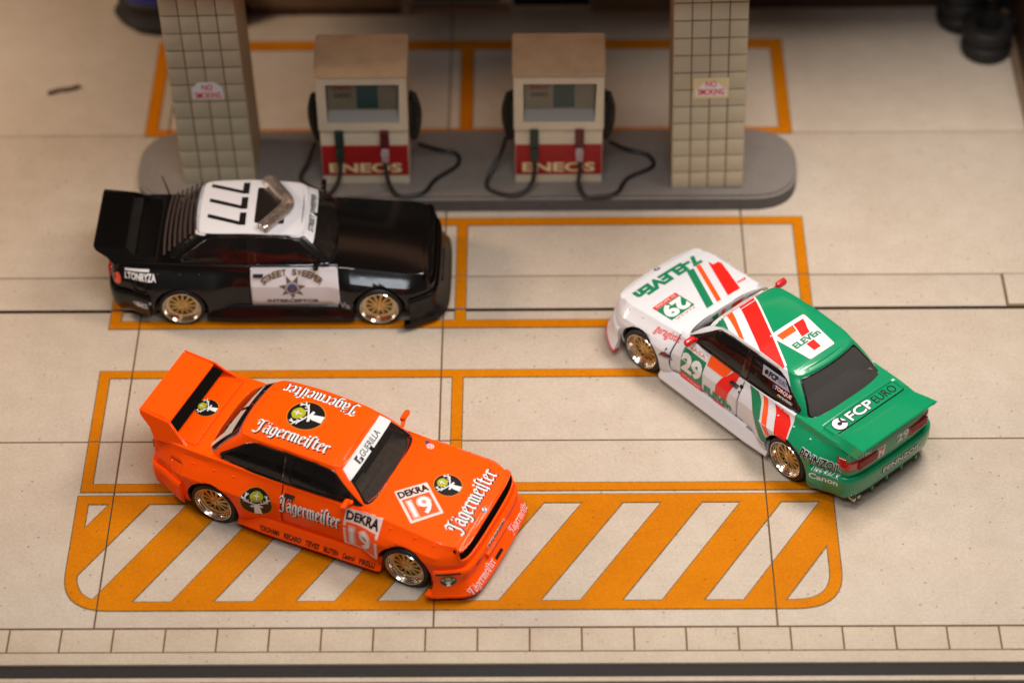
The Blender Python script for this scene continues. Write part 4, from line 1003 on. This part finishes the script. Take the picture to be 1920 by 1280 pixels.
for s in (1, -1): box(b, -.12, -.06, s*.36-.04, s*.36+.04, 1.29, 1.335, bev=.008)
link('light_bar_foot', b, M['trim'], root)
b = bmesh.new(); tube(b, [(-1.52,.62,.91),(-1.56,.62,1.10),(-1.60,.61,1.30)], [.014,.010,.007], 6); link('aerial', b, M['ink'], root)

# ================================================================== green and white car
root, bvh, bc = car(dict(name='model_car', paint=M['carwhite'], rear_paint=M['green'], pos=(3.155, -.903), head=131.41, steer=4, mirror=M['carred'], lip=M['carred'], rear_bumper=M['green'], intake=M['ink'], grille=(.56, .60),
    rear_glass=M['glass_grey'], lamp_out=.745,
    label='green and white model racing car with red stripes and the number 29'))
low_wing(root, M['green'])
A_ = lambda *a, **k: decal(*a, root, bvh, **k)
RF = ((0,-1,0), (1,0,0)); tp = lambda pts: [(-y, x) for x, y in pts]
RK = dict(grid=.03, facing=.2)
A_('roof_stripe', [Pg(tp([(.37,.10),(.35,-.165),(-.80,.455),(-.82,.522),(-.42,.522)]), K['redprint'])], (0,0,1.5), *RF, **RK)
A_('roof_stripe', [Pg(tp([(.37,.325),(.37,.225),(-.15,.522),(-.06,.522)]), K['orangeprint'])], (0,0,1.5), *RF, **RK)
A_('roof_stripe', [Pg(tp([(.34,.53),(.36,.395),(.12,.522),(.22,.522)]), K['greenprint'])], (0,0,1.5), *RF, **RK)
A_('roof_stripe', [('gap',), ('gap',), ('poly', tp([(.36,-.145),(.36,-.172),(-.83,.470),(-.82,.50)]), K['white'])], (0,0,1.5), *RF, **RK)
def seven(s):
    """the figure 7 of the shop badge, about s wide"""
    o = [Pg([(-.50*s,.42*s),(.10*s,.42*s),(.02*s,.20*s),(-.50*s,.20*s)], K['orangeprint'])]
    arc = lambda cx, cy, r, a0, a1: [(cx+r*math.cos(R(a0+(a1-a0)*i/8)), cy+r*math.sin(R(a0+(a1-a0)*i/8))) for i in range(9)]
    o.append(Pg([(.13*s,.42*s),(.50*s,.42*s)]+[(.42*s,.24*s),(.33*s,.10*s),(.26*s,-.06*s)]+[(-.02*s,-.06*s),(.0*s,.04*s),(.06*s,.18*s)], K['redprint'])); return o
bd_ = [Pg([(-.30,.28),(-.285,.305),(.285,.305),(.30,.28),(.215,-.30),(.20,-.315),(-.20,-.315),(-.215,-.30)], K['white']), ('gap',)] + xf(seven(.46), 0, .05)
bd_ += [T('ELEVEn', 0, -.04, .42, .085, K['greenprint'], .04), Pg([(-.065,-.10),(.06,-.10),(.045,-.24),(-.07,-.24)], K['redprint'])]
A_('roof_badge', bd_, (-.63, -.03, 1.5), *RF)
# bonnet
A_('bonnet_stripe', [Pg(tp([(1.955,-.36),(1.945,-.46),(1.80,-.42),(1.82,-.32)]), K['greenprint']), Pg(tp([(1.60,-.21),(1.58,-.315),(.86,.035),(.86,.15)]), K['greenprint'])], (0,0,1.3), *RF)
A_('bonnet_stripe', [Pg(tp([(1.93,-.50),(1.91,-.575),(1.84,-.56),(1.86,-.48)]), K['orangeprint']), Pg(tp([(1.60,-.375),(1.585,-.44),(.86,-.10),(.86,-.03)]), K['orangeprint'])], (0,0,1.3), *RF)
A_('bonnet_stripe', [Pg(tp([(1.66,-.60),(1.42,-.665),(.86,-.44),(.86,-.22)]), K['redprint'])], (0,0,1.3), *RF)
A_('bonnet_lettering', [T('7-ELEVEn', 0, 0, 1.06, .17, K['greenprint'], .06, shear=.1)], (1.70, .03, 1.2), *FR)
A_('number_plate', [Pg(rect(-.20,-.14,.20,.14), K['greenprint']), Pg(rect(-.20,-.215,.20,-.145), K['redprint']), Pg(rect(-.20,.145,.20,.20), K['white']), ('gap',), T('29', 0, 0, .33, .215, K['white'], .05), T('NASA', 0, .172, .33, .035, K['redprint'], 0), T('GT RACING', 0, -.18, .33, .035, K['pinkprint'], .02)], (1.17, .40, 1.2), *FR)
A_('bonnet_roundel', [Pg(circle(0,0,.045,.035), K['ink']), ('gap',), Pg(circle(0,0,.022,.017), K['white'])], (1.93, -.0, 1), *FR)
A_('bonnet_mark', [T('motul', 0, 0, .15, .05, K['redprint'], .03, shear=.3)], (.98, -.58, 1.2), (0,-1,0), (1,0,0))
decal('screen_banner', [Pg(round_poly([(-.545,-.04),(.545,-.04),(.49,.08),(-.49,.08)], .015, 3), K['white']), ('gap',), T('@fcpmotorsports', .04, .02, .62, .055, K['redprint'], .0), Pg(circle(-.40,.02,.04,.03), K['ink']), ('gap',), Pg(circle(-.40,.02,.028,.018), K['limeprint'])], (.385, 0, 1.165), UW, VW, root, bc, grid=.03, step=.002)
# left side
A_('number_plate', [Pg(rect(-.195,-.16,.195,.20), K['greenprint']), Pg(rect(-.195,-.27,.195,-.165), K['redprint']), Pg(rect(-.195,.205,.195,.275), K['white']), ('gap',), T('29', 0, .02, .33, .245, K['white'], .05), T('NASA', 0, .24, .31, .042, K['redprint'], 0), T('GT RACING', 0, -.215, .32, .05, K['pinkprint'], .02)], (.435, 1.0, .575), *LS)
sv = [Pg([(-.25,.19),(.13,.19),(.05,.04),(-.25,.04)], K['orangeprint']), Pg([(.16,.19),(.25,.19),(.235,.05),(.19,-.08),(.155,-.24),(-.04,-.24),(-.03,-.10),(.02,.02),(.08,.08)], K['redprint'])]
A_('door_badge', sv + [('gap',), T('ELEVEn', .01, -.295, .47, .10, K['greenprint'], .05), Pg(rect(-.07,-.40,.12,-.355), K['redprint'])], (-.03, 1.0, .715), *LS)
tl = lambda pts: [(-x, z) for x, z in pts]
A_('side_stripe', [Pg(tl([(-.47,.885),(-.62,.885),(-.72,.80),(-.86,.60),(-.98,.44),(-.945,.36),(-.88,.36),(-.74,.52),(-.60,.72)]), K['greenprint'])], (0,1.0,0), *LS, grid=.03, near=.40)
A_('side_stripe', [Pg(tl([(-.70,.885),(-.775,.885),(-.88,.76),(-1.02,.56),(-1.005,.51),(-.965,.52),(-.79,.76)]), K['orangeprint'])], (0,1.0,0), *LS, grid=.03, near=.40)
A_('side_stripe', [Pg(tl([(-.90,.885),(-1.13,.885),(-1.23,.80),(-1.285,.64),(-1.10,.62),(-.98,.80)]), K['redprint'])], (0,1.0,0), *LS, grid=.03, near=.40)
A_('wing_lettering', [T('garagistic', 0, 0, .42, .10, K['redprint'], .01, shear=.35, rot=R(6))], (.93, 1.1, .775), *LS)
A_('wing_mark', [Pg([(-.10,-.07),(.10,-.07),(0,.09)], K['ink']), ('gap',), Pg([(-.05,-.03),(.05,-.03),(0,.06)], K['maroonprint']), Pg(rect(-.08,-.065,.08,-.04), K['greyprint'])], (.846, 1.0, .585), *LS, near=.3)
A_('door_lock', [Pg(circle(0,0,.013), K['ink'])], (-.36, 1.0, .73), *LS); A_('door_lock', [Pg(circle(0,0,.03,.022), K['ink'])], (-.365, 1.0, .80), *LS)
A_('window_sticker', [Pg([(-.25,.06),(.11,.06),(.24,-.06),(-.21,-.06)], K['greyprint']), ('gap',), T('FCP', -.05, 0, .14, .06, K['ink'], .06), T('EURO', .10, 0, .12, .05, K['ink'], 0), Pg(circle(-.165,0,.03), K['ink'])], (-.80, .64, 1.175), (-1,0,0), (0,-.45,1))
A_('window_sticker', [T('TORQUE', 0, 0, .26, .055, K['redprint'], .07), Pg(rect(-.17,-.03,-.13,.03), K['navyprint']), T('TORQUE', 0, 0, .26, .055, K['white'], .02)], (-.95, .68, 1.075), (-1,0,0), (0,-.45,1))
A_('window_sticker', [T('garagistic', 0, 0, .25, .05, K['white'], .02, shear=.3)], (-1.0, .70, 1.005), (-1,0,0), (0,-.45,1)); A_('window_sticker', [T('YOKOHAMA', 0, 0, .20, .035, K['white'], .02)], (-1.05, .72, .885), (-1,0,0), (0,-.45,1))
for x_, t_, w_, m_ in ((.66,'elf',.16,'navyprint'),(.30,'KONI',.22,'maroonprint'),(.04,'SPARCO',.17,'ink'),(-.42,'MOTUL',.14,'ink'),(-.64,'eibach',.16,'navyprint'),(-.86,'BREMBO',.14,'greyprint')):
    A_('sill_lettering', [T(t_, 0, 0, w_, .032, K[m_], .02)], (x_, 1.1, .34 if x_ > -.5 else .31), *LS)
A_('quarter_lettering', [T('PENNZOIL', 0, 0, .52, .10, K['white'], 0, grow=.07), ('gap',), ('gap',), T('PENNZOIL', 0, 0, .52, .10, K['ink'], .025)], (-1.79, 1.0, .645), *LS)
A_('quarter_lettering', [T('TIRE RACK', 0, 0, .34, .045, K['white'], .0)], (-1.90, 1.1, .535), *LS)
A_('quarter_lettering', [T('Canon', 0, 0, .34, .085, K['white'], .02)], (-1.90, 1.1, .445), *LS)
# boot and tail
A_('boot_lettering', [T('FCP', -.085, 0, .40, .14, K['ink'], 0, grow=.06), ('gap',), T('FCP', -.085, 0, .40, .14, K['white'], .022), T('EURO', .34, .0, .38, .125, K['ink'], -.006), Pg(circle(-.435,0,.105), K['ink']), ('gap',), Pg(circle(-.435,0,.095), K['white'], [circle(-.435,0,.03)]), ('gap',), ('poly', [(-.40,.06),(-.36,.085),(-.38,.02),(-.34,-.02),(-.36,-.05),(-.41,.0)], K['ink'])], (-1.705, -.01, 1.3), (0,-1,0), (1,0,0))
RR = ((0,-1,0), (0,0,1))
A_('tail_number', [T('29', 0, 0, .20, .12, K['white'], .03)], (-2.6, -.16, .74), *RR)
A_('tail_badge', [Pg([(-.075,.085),(.075,.085),(.055,-.085),(-.055,-.085)], K['white']), ('gap',)] + xf(seven(.11), 0, .02) + [Pg(rect(-.02,-.07,.02,-.04), K['redprint'])], (-2.6, .22, .72), *RR)
A_('tail_lettering', [T('OTEC', 0, 0, .22, .05, K['white'], .04)], (-2.6, .50, .835), *RR)
A_('bumper_lettering', [T('PENNZOIL', 0, 0, .66, .075, K['ink'], .05, grow=.03), ('gap',), T('PENNZOIL', .006, .006, .66, .075, K['white'], .02)], (-2.6, -.12, .42), *RR)
for y in (-.46, -.20, .06, .32):
    b = bmesh.new(); box(b, -2.235, -2.0, y-.014, y+.014, .14, .21, bev=.008); link('diffuser_fin', b, M['green'], root)
b = bmesh.new()
for y in (.56, .64):
    q = [bmesh.new()]; tube(b, [(-2.0, y, .18), (-2.235, y, .18)], .026, 12)
link('exhaust_tip', b, M['chrome'], root)

# ================================================================== dark blue car at the back left, cut by the frame
root, bvh, bc = car(dict(name='model_car', paint=M['blue'], pos=(-4.93, 8.72), head=-90, lip=M['dark'], bumper=M['dark'],
    label='dark blue model car with a black splitter behind the left column, mostly out of frame'))
